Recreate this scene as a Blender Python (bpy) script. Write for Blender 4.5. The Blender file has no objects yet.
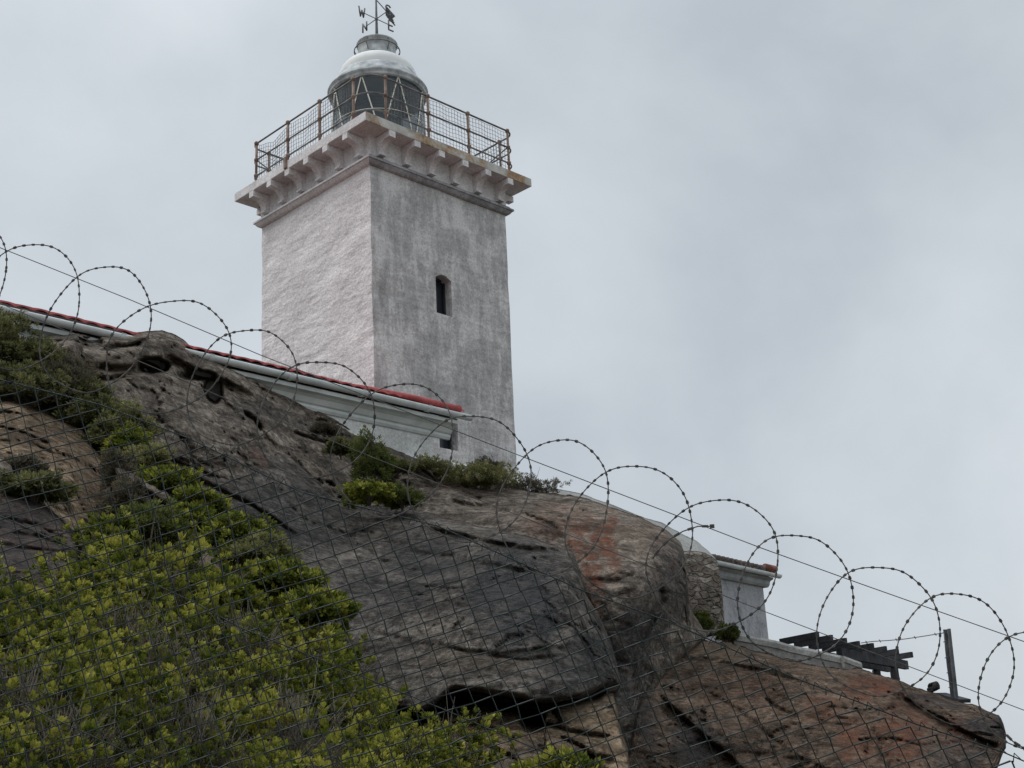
import bpy, math, random
import numpy as np
from mathutils import Vector, Matrix
R = math.radians
S = bpy.context.scene
COL = S.collection
# ------------------------------------------------------------------ camera
PITCH, ROLL, FPX = 0.31297, -0.05277, 1300.0
CAM = np.array([0.0, 0.0, 1.6])
FW = np.array([0, math.cos(PITCH), math.sin(PITCH)]); RT = np.array([1.0, 0, 0]); UP = np.cross(RT, FW)
CR = math.cos(ROLL)*RT + math.sin(ROLL)*UP
CU = -math.sin(ROLL)*RT + math.cos(ROLL)*UP
cd = bpy.data.cameras.new('camera'); cam = bpy.data.objects.new('camera', cd); COL.objects.link(cam)
cd.sensor_width = 36.0; cd.lens = FPX/1024*36.0; cd.clip_start = 0.1; cd.clip_end = 20000
cam.matrix_world = Matrix(((CR[0], CU[0], -FW[0], CAM[0]), (CR[1], CU[1], -FW[1], CAM[1]), (CR[2], CU[2], -FW[2], CAM[2]), (0, 0, 0, 1)))
S.camera = cam
S.render.resolution_x, S.render.resolution_y = 1024, 768
# ------------------------------------------------------------------ sky, sun, exposure
SUN_EL, SUN_AZ = R(48), R(-80)        # azimuth clockwise from +Y
w = bpy.data.worlds.new('World'); S.world = w; w.use_nodes = True
nt = w.node_tree; nt.nodes.clear()
def N(t, typ, **k):
    n = t.nodes.new(typ)
    for a, b in k.items(): setattr(n, a, b)
    return n
out = N(nt, 'ShaderNodeOutputWorld'); mixs = N(nt, 'ShaderNodeMixShader')
b1 = N(nt, 'ShaderNodeBackground'); b2 = N(nt, 'ShaderNodeBackground')
sk = N(nt, 'ShaderNodeTexSky', sky_type='NISHITA', sun_disc=False, sun_elevation=SUN_EL, sun_rotation=SUN_AZ)
b1.inputs[1].default_value = 0.08
tc = N(nt, 'ShaderNodeTexCoord'); mp = N(nt, 'ShaderNodeMapping'); mp.inputs['Scale'].default_value = (1.0, 1.0, 1.25); mp.inputs['Location'].default_value = (3.1, 0.7, 0.35)
n1 = N(nt, 'ShaderNodeTexNoise'); n1.inputs['Scale'].default_value = 2.6; n1.inputs['Detail'].default_value = 8; n1.inputs['Roughness'].default_value = 0.52; n1.inputs['Distortion'].default_value = 0.15
rp = N(nt, 'ShaderNodeValToRGB')
rp.color_ramp.elements[0].position = 0.33; rp.color_ramp.elements[0].color = (0.445, 0.488, 0.533, 1)
rp.color_ramp.elements[1].position = 0.70; rp.color_ramp.elements[1].color = (0.65, 0.695, 0.73, 1)
L = nt.links.new
L(tc.outputs['Generated'], mp.inputs['Vector']); L(mp.outputs[0], n1.inputs['Vector']); L(n1.outputs['Fac'], rp.inputs[0])
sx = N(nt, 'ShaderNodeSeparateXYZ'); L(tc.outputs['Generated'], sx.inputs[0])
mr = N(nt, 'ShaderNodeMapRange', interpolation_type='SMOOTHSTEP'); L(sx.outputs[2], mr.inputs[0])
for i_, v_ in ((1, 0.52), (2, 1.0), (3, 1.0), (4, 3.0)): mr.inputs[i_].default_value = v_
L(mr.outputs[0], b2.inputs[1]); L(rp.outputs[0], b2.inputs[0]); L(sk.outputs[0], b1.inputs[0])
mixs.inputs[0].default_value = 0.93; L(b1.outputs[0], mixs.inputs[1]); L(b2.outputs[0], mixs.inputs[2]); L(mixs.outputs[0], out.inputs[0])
sl = bpy.data.lights.new('sun', 'SUN'); sl.energy = 1.5; sl.angle = R(25); sl.color = (1.0, 0.965, 0.93)
so = bpy.data.objects.new('sun', sl); COL.objects.link(so)
sd = Vector((math.sin(SUN_AZ)*math.cos(SUN_EL), math.cos(SUN_AZ)*math.cos(SUN_EL), math.sin(SUN_EL)))
so.rotation_euler = (-sd).to_track_quat('-Z', 'Y').to_euler(); so.location = (-20, -10, 40)
S.view_settings.view_transform = 'Standard'; S.view_settings.look = 'None'
S.view_settings.exposure = 0.2; S.view_settings.gamma = 1.0; S.view_settings.use_curve_mapping = False
S.cycles.use_denoising = True
S.cycles.max_bounces = 5

# ------------------------------------------------------------------ pixel <-> world helpers (used to take sizes off the photograph)
def ray(x, y):
    x = np.asarray(x, float); y = np.asarray(y, float)
    return FW + np.multiply.outer((x-512)/FPX, CR) - np.multiply.outer((y-384)/FPX, CU)
def at(x, y, Y):
    d = ray(x, y); return CAM + d*(np.asarray(Y, float)/d[..., 1])[..., None]
def atz(x, y, z):
    d = ray(x, y); return CAM + d*((z-1.6)/d[..., 2])[..., None]
# ------------------------------------------------------------------ noise
def _h(i, j, k, s):
    n = (i.astype(np.int64)*374761393 + j.astype(np.int64)*668265263 + k.astype(np.int64)*2147483647 + s*1274126177) & 0xffffffff
    n = ((n ^ (n >> 13))*1274126177) & 0xffffffff
    n = ((n ^ (n >> 16))*2246822519) & 0xffffffff
    return ((n ^ (n >> 15)) & 0xffffff)/float(0xffffff)
def vnoise(x, y, z, s=0):
    xi, yi, zi = np.floor(x), np.floor(y), np.floor(z)
    fx, fy, fz = x-xi, y-yi, z-zi
    u, v, q = [t*t*t*(t*(t*6-15)+10) for t in (fx, fy, fz)]
    r = 0
    for a in (0, 1):
        for b in (0, 1):
            for c in (0, 1):
                r = r + _h(xi+a, yi+b, zi+c, s)*(u if a else 1-u)*(v if b else 1-v)*(q if c else 1-q)
    return r*2-1
def fbm(x, y, z, o=4, s=0, g=0.5):
    r = 0; a = 1.0
    for i in range(o):
        r = r + a*vnoise(x, y, z, s+i*17); x, y, z = x*2.03+3.1, y*2.03+1.7, z*2.03+5.3; a *= g
    return r
def ss(t): t = np.clip(t, 0, 1); return t*t*(3-2*t)
# ------------------------------------------------------------------ mesh builder
class MB:
    def __init__(s): s.v = []; s.f = []; s.mi = []; s.sm = []
    def add(s, vs, fs, mi=0, sm=False):
        o = len(s.v); s.v += [tuple(map(float, p)) for p in vs]
        for f in fs: s.f.append(tuple(i+o for i in f)); s.mi.append(mi); s.sm.append(sm)
    def box(s, c, d, M=None, mi=0, bev=0.0):
        hx, hy, hz = d[0]/2, d[1]/2, d[2]/2
        if bev > 0:
            b = min(bev, hx*.9, hy*.9, hz*.9)
            sec = [(-hx+b, -hy), (hx-b, -hy), (hx, -hy+b), (hx, hy-b), (hx-b, hy), (-hx+b, hy), (-hx, hy-b), (-hx, -hy+b)]
            vs = []
            for z, k in ((-hz, b), (-hz+b, 0), (hz-b, 0), (hz, b)):
                for x, y in sec: vs.append((x-math.copysign(k, x)*(abs(x) > hx-b*1.01), y-math.copysign(k, y)*(abs(y) > hy-b*1.01), z))
            fs = [tuple(range(7, -1, -1)), tuple(range(24, 32))]
            for r in range(3):
                for i in range(8): j = (i+1) % 8; fs.append((r*8+i, r*8+j, r*8+8+j, r*8+8+i))
        else:
            vs = [(x, y, z) for z in (-hz, hz) for y in (-hy, hy) for x in (-hx, hx)]
            fs = [(0, 2, 3, 1), (4, 5, 7, 6), (0, 1, 5, 4), (2, 6, 7, 3), (0, 4, 6, 2), (1, 3, 7, 5)]
        c = Vector(c)
        vs = [(M @ Vector(p) if M is not None else Vector(p))+c for p in vs]
        s.add(vs, fs, mi)
    def tube(s, pts, r, n=6, mi=0, closed=False, cap=True):
        P = [Vector(p) for p in pts]; m = len(P); rr = r if hasattr(r, '__len__') else [r]*m
        vs = []; up = Vector((0.13, 0.31, 0.94)).normalized(); prev = None
        for i in range(m):
            a = P[(i-1) % m] if (closed or i > 0) else P[i]; b = P[(i+1) % m] if (closed or i < m-1) else P[i]
            t = (b-a);
            if t.length < 1e-9: t = Vector((0, 0, 1))
            t.normalize()
            if prev is None:
                x = t.cross(up)
                if x.length < 1e-3: x = t.cross(Vector((1, 0, 0)))
            else: x = prev - t*prev.dot(t)
            x.normalize(); y = t.cross(x); prev = x
            for k in range(n):
                an = 2*math.pi*k/n; vs.append(P[i]+(x*math.cos(an)+y*math.sin(an))*rr[i])
        fs = []
        for i in range(m if closed else m-1):
            j = (i+1) % m
            for k in range(n): l = (k+1) % n; fs.append((i*n+k, i*n+l, j*n+l, j*n+k))
        if cap and not closed: fs += [tuple(range(n-1, -1, -1)), tuple(range((m-1)*n, m*n))]
        s.add(vs, fs, mi, n > 4)
    def lathe(s, prof, n=48, mi=0, c=(0, 0, 0), sm=True, a0=0.0, a1=2*math.pi):
        full = abs(a1-a0-2*math.pi) < 1e-6; cols = n if full else n+1
        vs = [(c[0]+r*math.cos(a0+(a1-a0)*i/n), c[1]+r*math.sin(a0+(a1-a0)*i/n), c[2]+z) for r, z in prof for i in range(cols)]
        fs = []
        for j in range(len(prof)-1):
            for i in range(n):
                k = (i+1) % cols; fs.append((j*cols+i, j*cols+k, (j+1)*cols+k, (j+1)*cols+i))
        s.add(vs, fs, mi, sm)
    def sweep(s, prof, A, B, side, mi=0, sm=False, cap=True):
        """profile (o outward, z up) swept straight from A to B; side = outward unit vector"""
        A, B, side = Vector(A), Vector(B), Vector(side); n = len(prof)
        vs = [P+side*o+Vector((0, 0, z)) for P in (A, B) for o, z in prof]
        fs = [(i, (i+1) % n, n+(i+1) % n, n+i) for i in range(n)]
        if cap: fs += [tuple(range(n-1, -1, -1)), tuple(range(n, 2*n))]
        s.add(vs, fs, mi, sm)
    def ring(s, prof, hw, mi=0):
        """profile (o, z) carried round a square of half width hw with mitred corners"""
        n = len(prof); vs = []
        for sx, sy in ((-1, -1), (1, -1), (1, 1), (-1, 1)):
            for o, z in prof: vs.append((sx*(hw+o), sy*(hw+o), z))
        fs = []
        for c in range(4):
            d = (c+1) % 4
            for i in range(n): j = (i+1) % n; fs.append((c*n+i, d*n+i, d*n+j, c*n+j))
        s.add(vs, fs, mi)
    def build(s, name, mats, parent=None, origin=None, smooth=None):
        return link(name, np.array(s.v, float), s.f, mats, parent, origin, s.mi, s.sm)
def worldpos(o):
    M = Matrix.Identity(4)
    while o is not None: M = o.matrix_basis @ M; o = o.parent
    return M
def link(name, v, f, mats, parent=None, origin=None, mi=None, sm=None, local=False):
    """vertices in world space (or in the parent's space when local): the object sits at origin"""
    me = bpy.data.meshes.new(name)
    if parent is not None and not local: Mi = np.array(worldpos(parent).inverted())
    else: Mi = np.eye(4)
    v = np.asarray(v, float) @ Mi[:3, :3].T + Mi[:3, 3]
    if origin is None: origin = (0, 0, 0) if parent is not None else ((v[:, 0].min()+v[:, 0].max())/2, (v[:, 1].min()+v[:, 1].max())/2, v[:, 2].min())
    v = v - np.array(origin)
    me.from_pydata(v.tolist(), [], f)
    for m in (mats if isinstance(mats, (list, tuple)) else [mats]): me.materials.append(m)
    if mi is not None and len(mi): me.polygons.foreach_set('material_index', np.array(mi, np.int32))
    if sm is not None:
        me.polygons.foreach_set('use_smooth', np.array(sm, bool) if hasattr(sm, '__len__') else np.full(len(f), sm))
    me.update()
    o = bpy.data.objects.new(name, me); COL.objects.link(o); o.location = origin
    if parent is not None: o.parent = parent
    return o
def tag(o, label=None, cat=None, group=None, kind=None):
    for k, x in (('label', label), ('category', cat), ('group', group), ('kind', kind)):
        if x: o[k] = x
    return o
def empty(name, loc, label, cat, group=None, rz=0.0):
    o = bpy.data.objects.new(name, None); COL.objects.link(o); o.location = loc; o.rotation_euler = (0, 0, rz); o.empty_display_size = 0.3
    return tag(o, label, cat, group)
def copy_tree(o, parent=None):
    c = o.copy(); COL.objects.link(c)
    if parent is not None: c.parent = parent
    for ch in list(o.children): copy_tree(ch, c)
    return c
# ------------------------------------------------------------------ materials
def mat(name):
    m = bpy.data.materials.new(name); m.use_nodes = True; t = m.node_tree; t.nodes.clear()
    o = N(t, 'ShaderNodeOutputMaterial'); b = N(t, 'ShaderNodeBsdfPrincipled'); t.links.new(b.outputs[0], o.inputs[0])
    return m, t, b, o
def noise(t, scale, detail=6, rough=0.55, vec=None, dist=0.0, sc=None, rot=None):
    n = N(t, 'ShaderNodeTexNoise'); n.inputs['Scale'].default_value = scale; n.inputs['Detail'].default_value = detail
    n.inputs['Roughness'].default_value = rough; n.inputs['Distortion'].default_value = dist
    if vec is None: vec = N(t, 'ShaderNodeTexCoord').outputs['Object']
    if sc or rot:
        mp = N(t, 'ShaderNodeMapping')
        if sc: mp.inputs['Scale'].default_value = sc
        if rot: mp.inputs['Rotation'].default_value = rot
        t.links.new(vec, mp.inputs['Vector']); vec = mp.outputs[0]
    t.links.new(vec, n.inputs['Vector']); return n.outputs['Fac']
def ramp(t, fac, stops):
    r = N(t, 'ShaderNodeValToRGB'); e = r.color_ramp.elements
    while len(e) < len(stops): e.new(0.5)
    for i, (p, c) in enumerate(stops):
        e[i].position = p; e[i].color = (c, c, c, 1) if not hasattr(c, '__len__') else (*c, 1)
    t.links.new(fac, r.inputs[0]); return r.outputs[0]
def mixc(t, fac, a, b, mode='MIX'):
    m = N(t, 'ShaderNodeMix', data_type='RGBA', blend_type=mode)
    for i, x in ((0, fac), (6, a), (7, b)):
        if hasattr(x, 'is_output'): t.links.new(x, m.inputs[i])
        else: m.inputs[i].default_value = x if i == 0 else ((*x, 1) if hasattr(x, '__len__') else (x, x, x, 1))
    return m.outputs[2]
def math_(t, op, a, b=0.0):
    m = N(t, 'ShaderNodeMath', operation=op)
    for i, x in ((0, a), (1, b)):
        if hasattr(x, 'is_output'): t.links.new(x, m.inputs[i])
        else: m.inputs[i].default_value = x
    return m.outputs[0]
def bump(t, b, h, dist=0.02, st=1.0):
    n = N(t, 'ShaderNodeBump'); n.inputs['Distance'].default_value = dist; n.inputs['Strength'].default_value = st
    t.links.new(h, n.inputs['Height']); t.links.new(n.outputs[0], b.inputs['Normal'])
def setc(t, b, c, rough=0.8):
    if hasattr(c, 'is_output'): t.links.new(c, b.inputs['Base Color'])
    else: b.inputs['Base Color'].default_value = (*c, 1)
    b.inputs['Roughness'].default_value = rough
    b.inputs['Specular IOR Level'].default_value = 0.3
def simple(name, c1, c2, scale=6.0, rough=0.7, bd=0.01, sc=None, metal=0.0):
    m, t, b, o = mat(name); n = noise(t, scale, sc=sc)
    setc(t, b, ramp(t, n, [(0.35, c1), (0.65, c2)]), rough); b.inputs['Metallic'].default_value = metal
    if bd: bump(t, b, noise(t, scale*3), bd)
    return m
def rock_mat(name, dark, mid, light, dip=0.35, scale=1.0):
    m, t, b, o = mat(name)
    tcn = N(t, 'ShaderNodeTexCoord').outputs['Object']
    big = noise(t, 0.55*scale, 8, 0.62, tcn, 0.6)
    lay = noise(t, 1.3*scale, 9, 0.66, tcn, 0.4, sc=(0.35, 0.35, 2.2), rot=(0, -dip, 0))
    fine = noise(t, 9*scale, 8, 0.7, tcn)
    c = ramp(t, big, [(0.30, dark), (0.5, mid), (0.72, light)])
    c = mixc(t, 0.55, c, ramp(t, lay, [(0.38, dark), (0.5, mid), (0.61, light)]))
    c = mixc(t, 0.75, c, ramp(t, fine, [(0.38, 0.42), (0.5, 0.95), (0.63, 1.65)]), 'MULTIPLY')
    c = mixc(t, 0.7, c, ramp(t, noise(t, 2.7*scale, 9, 0.68, tcn, 0.5), [(0.38, 0.5), (0.5, 1.0), (0.62, 1.5)]), 'MULTIPLY')
    crk = math_(t, 'ABSOLUTE', math_(t, 'SUBTRACT', noise(t, 1.05*scale, 9, 0.6, tcn, 0.5, sc=(0.45, 0.45, 1.5), rot=(0, -dip, 0)), 0.52))
    crk2 = math_(t, 'ABSOLUTE', math_(t, 'SUBTRACT', noise(t, 0.8*scale, 9, 0.62, tcn, 0.8, sc=(1.6, 1.6, 0.5), rot=(0, -dip, 0)), 0.47))
    cm = math_(t, 'MULTIPLY', ramp(t, crk, [(0.0, 0.0), (0.012, 0.25), (0.03, 1.0)]), ramp(t, crk2, [(0.0, 0.1), (0.008, 0.4), (0.018, 1.0)]))
    c = mixc(t, 1.0, c, ramp(t, cm, [(0.0, 0.55), (1.0, 1.0)]), 'MULTIPLY')
    at_ = N(t, 'ShaderNodeAttribute', attribute_name='stain'); sp = N(t, 'ShaderNodeSeparateColor'); t.links.new(at_.outputs['Color'], sp.inputs[0])
    brk = ramp(t, noise(t, 2.6, 8, 0.7, tcn, 0.5), [(0.36, 0.0), (0.6, 1.0)])
    strk = ramp(t, noise(t, 1.6, 7, 0.65, tcn, 0.3, sc=(2.2, 2.2, 0.35)), [(0.34, 0.6), (0.56, 1.0)])
    c = mixc(t, math_(t, 'MULTIPLY', sp.outputs[2], ramp(t, noise(t, 1.7, 7, .65, tcn), [(0.3, 0.35), (0.6, 1.0)])), c, ramp(t, lay, [(0.3, (0.15, 0.105, 0.065)), (0.5, (0.235, 0.175, 0.115)), (0.68, (0.33, 0.27, 0.19))]))
    c = mixc(t, math_(t, 'MULTIPLY', sp.outputs[0], brk), c, ramp(t, noise(t, 4, 6, .6, tcn), [(0.35, (0.115, 0.047, 0.031)), (0.65, (0.25, 0.105, 0.063))]))
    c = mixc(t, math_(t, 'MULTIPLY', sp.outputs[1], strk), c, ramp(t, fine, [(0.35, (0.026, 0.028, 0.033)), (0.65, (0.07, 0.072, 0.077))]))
    lich = ramp(t, noise(t, 7, 5, .6, tcn), [(0.70, 0.0), (0.74, 1.0)])
    c = mixc(t, math_(t, 'MULTIPLY', lich, 0.5), c, (0.34, 0.34, 0.31))
    setc(t, b, c, 0.95); b.inputs['Specular IOR Level'].default_value = 0.1
    h = math_(t, 'ADD', math_(t, 'ADD', math_(t, 'MULTIPLY', lay, 0.55), math_(t, 'MULTIPLY', cm, 0.14)), math_(t, 'ADD', math_(t, 'MULTIPLY', noise(t, 5*scale, 10, 0.7, tcn, 0.4), 0.8), math_(t, 'MULTIPLY', noise(t, 22*scale, 6, 0.7, tcn), 0.3)))
    bump(t, b, h, 0.35, 1.0)
    return m
M = {}
M['grey_rock'] = rock_mat('grey_rock', (0.080, 0.072, 0.064), (0.165, 0.146, 0.127), (0.275, 0.242, 0.206))
M['warm_rock'] = rock_mat('warm_rock', (0.125, 0.104, 0.085), (0.245, 0.205, 0.168), (0.38, 0.325, 0.27))
M['brown_rock'] = rock_mat('brown_rock', (0.072, 0.052, 0.038), (0.150, 0.106, 0.076), (0.24, 0.177, 0.13), dip=0.5)
def rubble_mat():
    m, t, b, o = mat('rubble_stone'); tcn = N(t, 'ShaderNodeTexCoord').outputs['Object']
    mp = N(t, 'ShaderNodeMapping'); mp.inputs['Scale'].default_value = (1, 1, 1.9); t.links.new(tcn, mp.inputs['Vector'])
    wn = N(t, 'ShaderNodeTexNoise'); wn.inputs['Scale'].default_value = 5; t.links.new(tcn, wn.inputs['Vector']); vm = N(t, 'ShaderNodeMix', data_type='RGBA'); vm.inputs[0].default_value = .14
    t.links.new(mp.outputs[0], vm.inputs[6]); t.links.new(wn.outputs['Color'], vm.inputs[7])
    v1 = N(t, 'ShaderNodeTexVoronoi', feature='DISTANCE_TO_EDGE'); v2 = N(t, 'ShaderNodeTexVoronoi')
    for v in (v1, v2): v.inputs['Scale'].default_value = 4.2; t.links.new(vm.outputs[2], v.inputs['Vector'])
    sp = N(t, 'ShaderNodeSeparateColor'); t.links.new(v2.outputs['Color'], sp.inputs[0])
    c = ramp(t, sp.outputs[0], [(0.0, (.13, .10, .075)), (.5, (.22, .185, .15)), (1.0, (.32, .28, .235))])
    c = mixc(t, ramp(t, v1.outputs['Distance'], [(0.0, 1.0), (.07, 0.0)]), c, (.20, .185, .165))
    c = mixc(t, .6, c, ramp(t, noise(t, 11, 8, .7, tcn), [(.36, .4), (.5, 1.0), (.64, 1.5)]), 'MULTIPLY')
    setc(t, b, c, .95); bump(t, b, math_(t, 'ADD', ramp(t, v1.outputs['Distance'], [(0.0, 0.0), (.12, 1.0)]), noise(t, 14, 8, .7, tcn)), .12); return m
M['rubble'] = rubble_mat()
M['tan_rock'] = rock_mat('tan_rock', (0.125, 0.090, 0.058), (0.245, 0.177, 0.115), (0.36, 0.275, 0.19), dip=0.7)
def ground_mat():
    m, t, b, o = mat('soil_and_gravel'); tcn = N(t, 'ShaderNodeTexCoord').outputs['Object']; sp = N(t, 'ShaderNodeSeparateXYZ'); t.links.new(tcn, sp.inputs[0])
    mr_ = N(t, 'ShaderNodeMapRange'); t.links.new(math_(t, 'ADD', sp.outputs[1], math_(t, 'MULTIPLY', noise(t, 1.5, 5, .6, tcn), 1.0)), mr_.inputs[0]); mr_.inputs[1].default_value = 5.2; mr_.inputs[2].default_value = 6.2
    c = mixc(t, mr_.outputs[0], ramp(t, noise(t, 12, 8, .7, tcn), [(.35, (.17, .15, .125)), (.65, (.33, .30, .26))]), ramp(t, noise(t, 3, 8, .7, tcn), [(.35, (.025, .022, .014)), (.65, (.075, .062, .038))]))
    setc(t, b, c, .95); bump(t, b, noise(t, 9, 8, .7, tcn), .06); return m
M['soil'] = ground_mat()
# painted plaster, clean side: white over rough trowelled masonry
def plaster(name, stops, relief, streak, mott=0.3):
    m, t, b, o = mat(name); tcn = N(t, 'ShaderNodeTexCoord').outputs['Object']
    big = noise(t, 0.7, 7, .6, tcn, 0.3); fine = noise(t, 7, 8, .7, tcn); st = noise(t, 1.3, 8, .7, tcn, 0.2, sc=(2.6, 2.6, 0.55))
    f = math_(t, 'ADD', math_(t, 'MULTIPLY', big, 0.45), math_(t, 'ADD', math_(t, 'MULTIPLY', fine, mott), math_(t, 'MULTIPLY', st, streak)))
    c = ramp(t, f, stops)
    c = mixc(t, .55, c, ramp(t, noise(t, 16, 6, .75, tcn), [(.36, .55), (.5, 1.0), (.62, 1.28)]), 'MULTIPLY'); setc(t, b, c, 0.9)
    hor = noise(t, 1.1, 5, .5, tcn, 0.0, sc=(0.7, 0.7, 2.4)); ver = noise(t, 1.6, 6, .6, tcn, 0.0)
    h = math_(t, 'ADD', hor, math_(t, 'ADD', math_(t, 'MULTIPLY', ver, 0.6), math_(t, 'MULTIPLY', noise(t, 6, 5, .55, tcn), 0.35)))
    bump(t, b, h, relief, 1.0)
    return m
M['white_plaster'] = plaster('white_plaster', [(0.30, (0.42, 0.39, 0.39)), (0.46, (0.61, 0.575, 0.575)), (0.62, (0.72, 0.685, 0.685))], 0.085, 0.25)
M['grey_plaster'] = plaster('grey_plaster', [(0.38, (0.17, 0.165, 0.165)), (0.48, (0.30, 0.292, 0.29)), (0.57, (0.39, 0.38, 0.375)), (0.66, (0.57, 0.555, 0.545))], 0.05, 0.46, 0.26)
M['trim_plaster'] = plaster('trim_plaster', [(0.30, (0.35, 0.33, 0.33)), (0.5, (0.60, 0.575, 0.575)), (0.64, (0.72, 0.70, 0.70))], 0.02, 0.3)
M['dirty_trim'] = plaster('dirty_trim', [(0.36, (0.13, 0.13, 0.14)), (0.52, (0.26, 0.26, 0.27)), (0.66, (0.46, 0.46, 0.47))], 0.02, 0.3)
def rust_slab():
    m, t, b, o = mat('rust_streaked_concrete'); tcn = N(t, 'ShaderNodeTexCoord').outputs['Object']
    c = ramp(t, noise(t, 2, 8, .65, tcn), [(0.3, (0.36, 0.35, 0.325)), (0.65, (0.56, 0.545, 0.51))])
    r = ramp(t, noise(t, 1.1, 6, .6, tcn, .3), [(0.43, 0.0), (0.54, 0.9)])
    c = mixc(t, r, c, ramp(t, noise(t, 9, 5, .6, tcn), [(0.35, (0.20, 0.115, 0.055)), (0.65, (0.40, 0.27, 0.15))]))
    setc(t, b, c, .9); bump(t, b, noise(t, 8, 8, .7, tcn), .03); return m
M['slab'] = rust_slab()
M['iron'] = simple('weathered_iron', (0.06, 0.062, 0.068), (0.17, 0.16, 0.155), 5, 0.6, 0.004)
M['rust_iron'] = simple('rusty_iron', (0.135, 0.088, 0.066), (0.265, 0.185, 0.145), 4, 0.8, 0.005)
M['netting'] = simple('netting', (0.09, 0.09, 0.095), (0.18, 0.17, 0.165), 5, 0.6, 0)
M['white_metal'] = simple('white_metal', (0.60, 0.605, 0.59), (0.69, 0.695, 0.68), 1.3, 0.95, 0.0)
M['pale_gold'] = simple('pale_frame_paint', (0.55, 0.53, 0.45), (0.72, 0.70, 0.62), 3, 0.5, 0)
M['old_metal'] = simple('flaking_metal', (0.24, 0.255, 0.26), (0.52, 0.545, 0.55), 3.4, 0.85, 0.01)
M['vane'] = simple('vane_metal', (0.07, 0.075, 0.08), (0.14, 0.145, 0.15), 4, 0.6, 0)
def glass(name, c, rough=0.12):
    m, t, b, o = mat(name); setc(t, b, c, rough); b.inputs['Specular IOR Level'].default_value = 0.5; return m
M['glass'] = glass('lantern_glass', (0.085, 0.10, 0.112), 0.05)
def see_through(name, c, k):
    m, t, b, o = mat(name); setc(t, b, c, .04); b.inputs['Specular IOR Level'].default_value = .6
    tr = N(t, 'ShaderNodeBsdfTransparent'); ms = N(t, 'ShaderNodeMixShader'); ms.inputs[0].default_value = k; tr.inputs[0].default_value = (.80, .86, .88, 1)
    t.links.new(b.outputs[0], ms.inputs[1]); t.links.new(tr.outputs[0], ms.inputs[2]); t.links.new(ms.outputs[0], o.inputs[0]); return m
M['glass'] = see_through('lantern_glass', (0.05, 0.062, 0.072), .42)
M['pane'] = glass('dark_window_glass', (0.012, 0.016, 0.022), 0.2)
M['lens'] = glass('lens_glass', (0.16, 0.18, 0.17), 0.1)
M['red_tile'] = simple('red_roof_paint', (0.23, 0.034, 0.036), (0.42, 0.08, 0.075), 3, 0.55, 0.01)
M['orange_tile'] = simple('orange_clay_tile', (0.13, 0.05, 0.034), (0.27, 0.105, 0.065), 5, 0.8, 0.01)
M['dark_tile'] = simple('lichened_tile', (0.05, 0.045, 0.043), (0.17, 0.13, 0.11), 6, 0.9, 0.01)
M['gutter'] = simple('white_gutter_paint', (0.56, 0.60, 0.60), (0.72, 0.75, 0.75), 3, 0.5, 0.004)
M['cornice'] = simple('pale_green_white_paint', (0.48, 0.53, 0.52), (0.66, 0.70, 0.69), 1.5, 0.7, 0.006)
M['house_wall'] = plaster('house_plaster', [(0.32, (0.30, 0.30, 0.29)), (0.48, (0.56, 0.57, 0.56)), (0.64, (0.70, 0.71, 0.70))], 0.06, 0.3)
M['hut_wall'] = plaster('hut_plaster', [(0.38, (0.12, 0.123, 0.135)), (0.5, (0.24, 0.244, 0.262)), (0.62, (0.38, 0.385, 0.40))], 0.03, 0.42)
M['hut_trim'] = simple('weathered_white_paint', (0.28, 0.30, 0.31), (0.44, 0.46, 0.465), 2.5, 0.7, 0.006)
M['cap'] = plaster('pale_coping', [(0.36, (0.12, 0.12, 0.112)), (0.48, (0.22, 0.22, 0.207)), (0.62, (0.31, 0.31, 0.295))], 0.05, 0.2)
M['coping'] = plaster('old_coping', [(0.34, (0.15, 0.145, 0.135)), (0.5, (0.29, 0.285, 0.27)), (0.64, (0.42, 0.415, 0.40))], 0.05, 0.2)
M['dark_timber'] = simple('dark_timber', (0.016, 0.018, 0.022), (0.045, 0.046, 0.05), 4, 0.8, 0.01)
M['post'] = simple('grey_steel_post', (0.055, 0.06, 0.065), (0.13, 0.135, 0.14), 3, 0.6, 0.005)
M['fence_green'] = simple('green_coated_wire', (0.005, 0.010, 0.010), (0.010, 0.021, 0.019), 8, 0.45, 0)
M['razor'] = simple('dull_galvanised_steel', (0.035, 0.036, 0.037), (0.095, 0.088, 0.078), 9, 0.6, 0, metal=0.2)
M['twig'] = simple('dry_twig', (0.10, 0.085, 0.065), (0.22, 0.19, 0.155), 6, 0.9, 0.004)
M['stem'] = simple('shrub_stem', (0.045, 0.037, 0.026), (0.12, 0.10, 0.075), 6, 0.9, 0.004)
M['bark'] = simple('weathered_log', (0.06, 0.055, 0.048), (0.30, 0.275, 0.24), 5, 0.95, 0.05)
def leaf_mat(name, stops):
    m, t, b, o = mat(name)
    a = N(t, 'ShaderNodeAttribute', attribute_name='tint'); c = ramp(t, a.outputs['Fac'], stops)
    setc(t, b, c, 0.75); b.inputs['Specular IOR Level'].default_value = 0.12
    tr = N(t, 'ShaderNodeBsdfTranslucent'); t.links.new(c, tr.inputs[0]); ms = N(t, 'ShaderNodeMixShader'); ms.inputs[0].default_value = 0.28
    t.links.new(b.outputs[0], ms.inputs[1]); t.links.new(tr.outputs[0], ms.inputs[2]); t.links.new(ms.outputs[0], o.inputs[0])
    return m
M['leaf'] = leaf_mat('shrub_leaf', [(0.0, (0.020, 0.032, 0.008)), (0.30, (0.062, 0.085, 0.012)), (0.58, (0.135, 0.152, 0.022)), (0.95, (0.33, 0.315, 0.06))])
M['olive_leaf'] = leaf_mat('olive_leaf', [(0.0, (0.045, 0.050, 0.022)), (0.5, (0.125, 0.130, 0.050)), (1.0, (0.24, 0.225, 0.10))])
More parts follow.
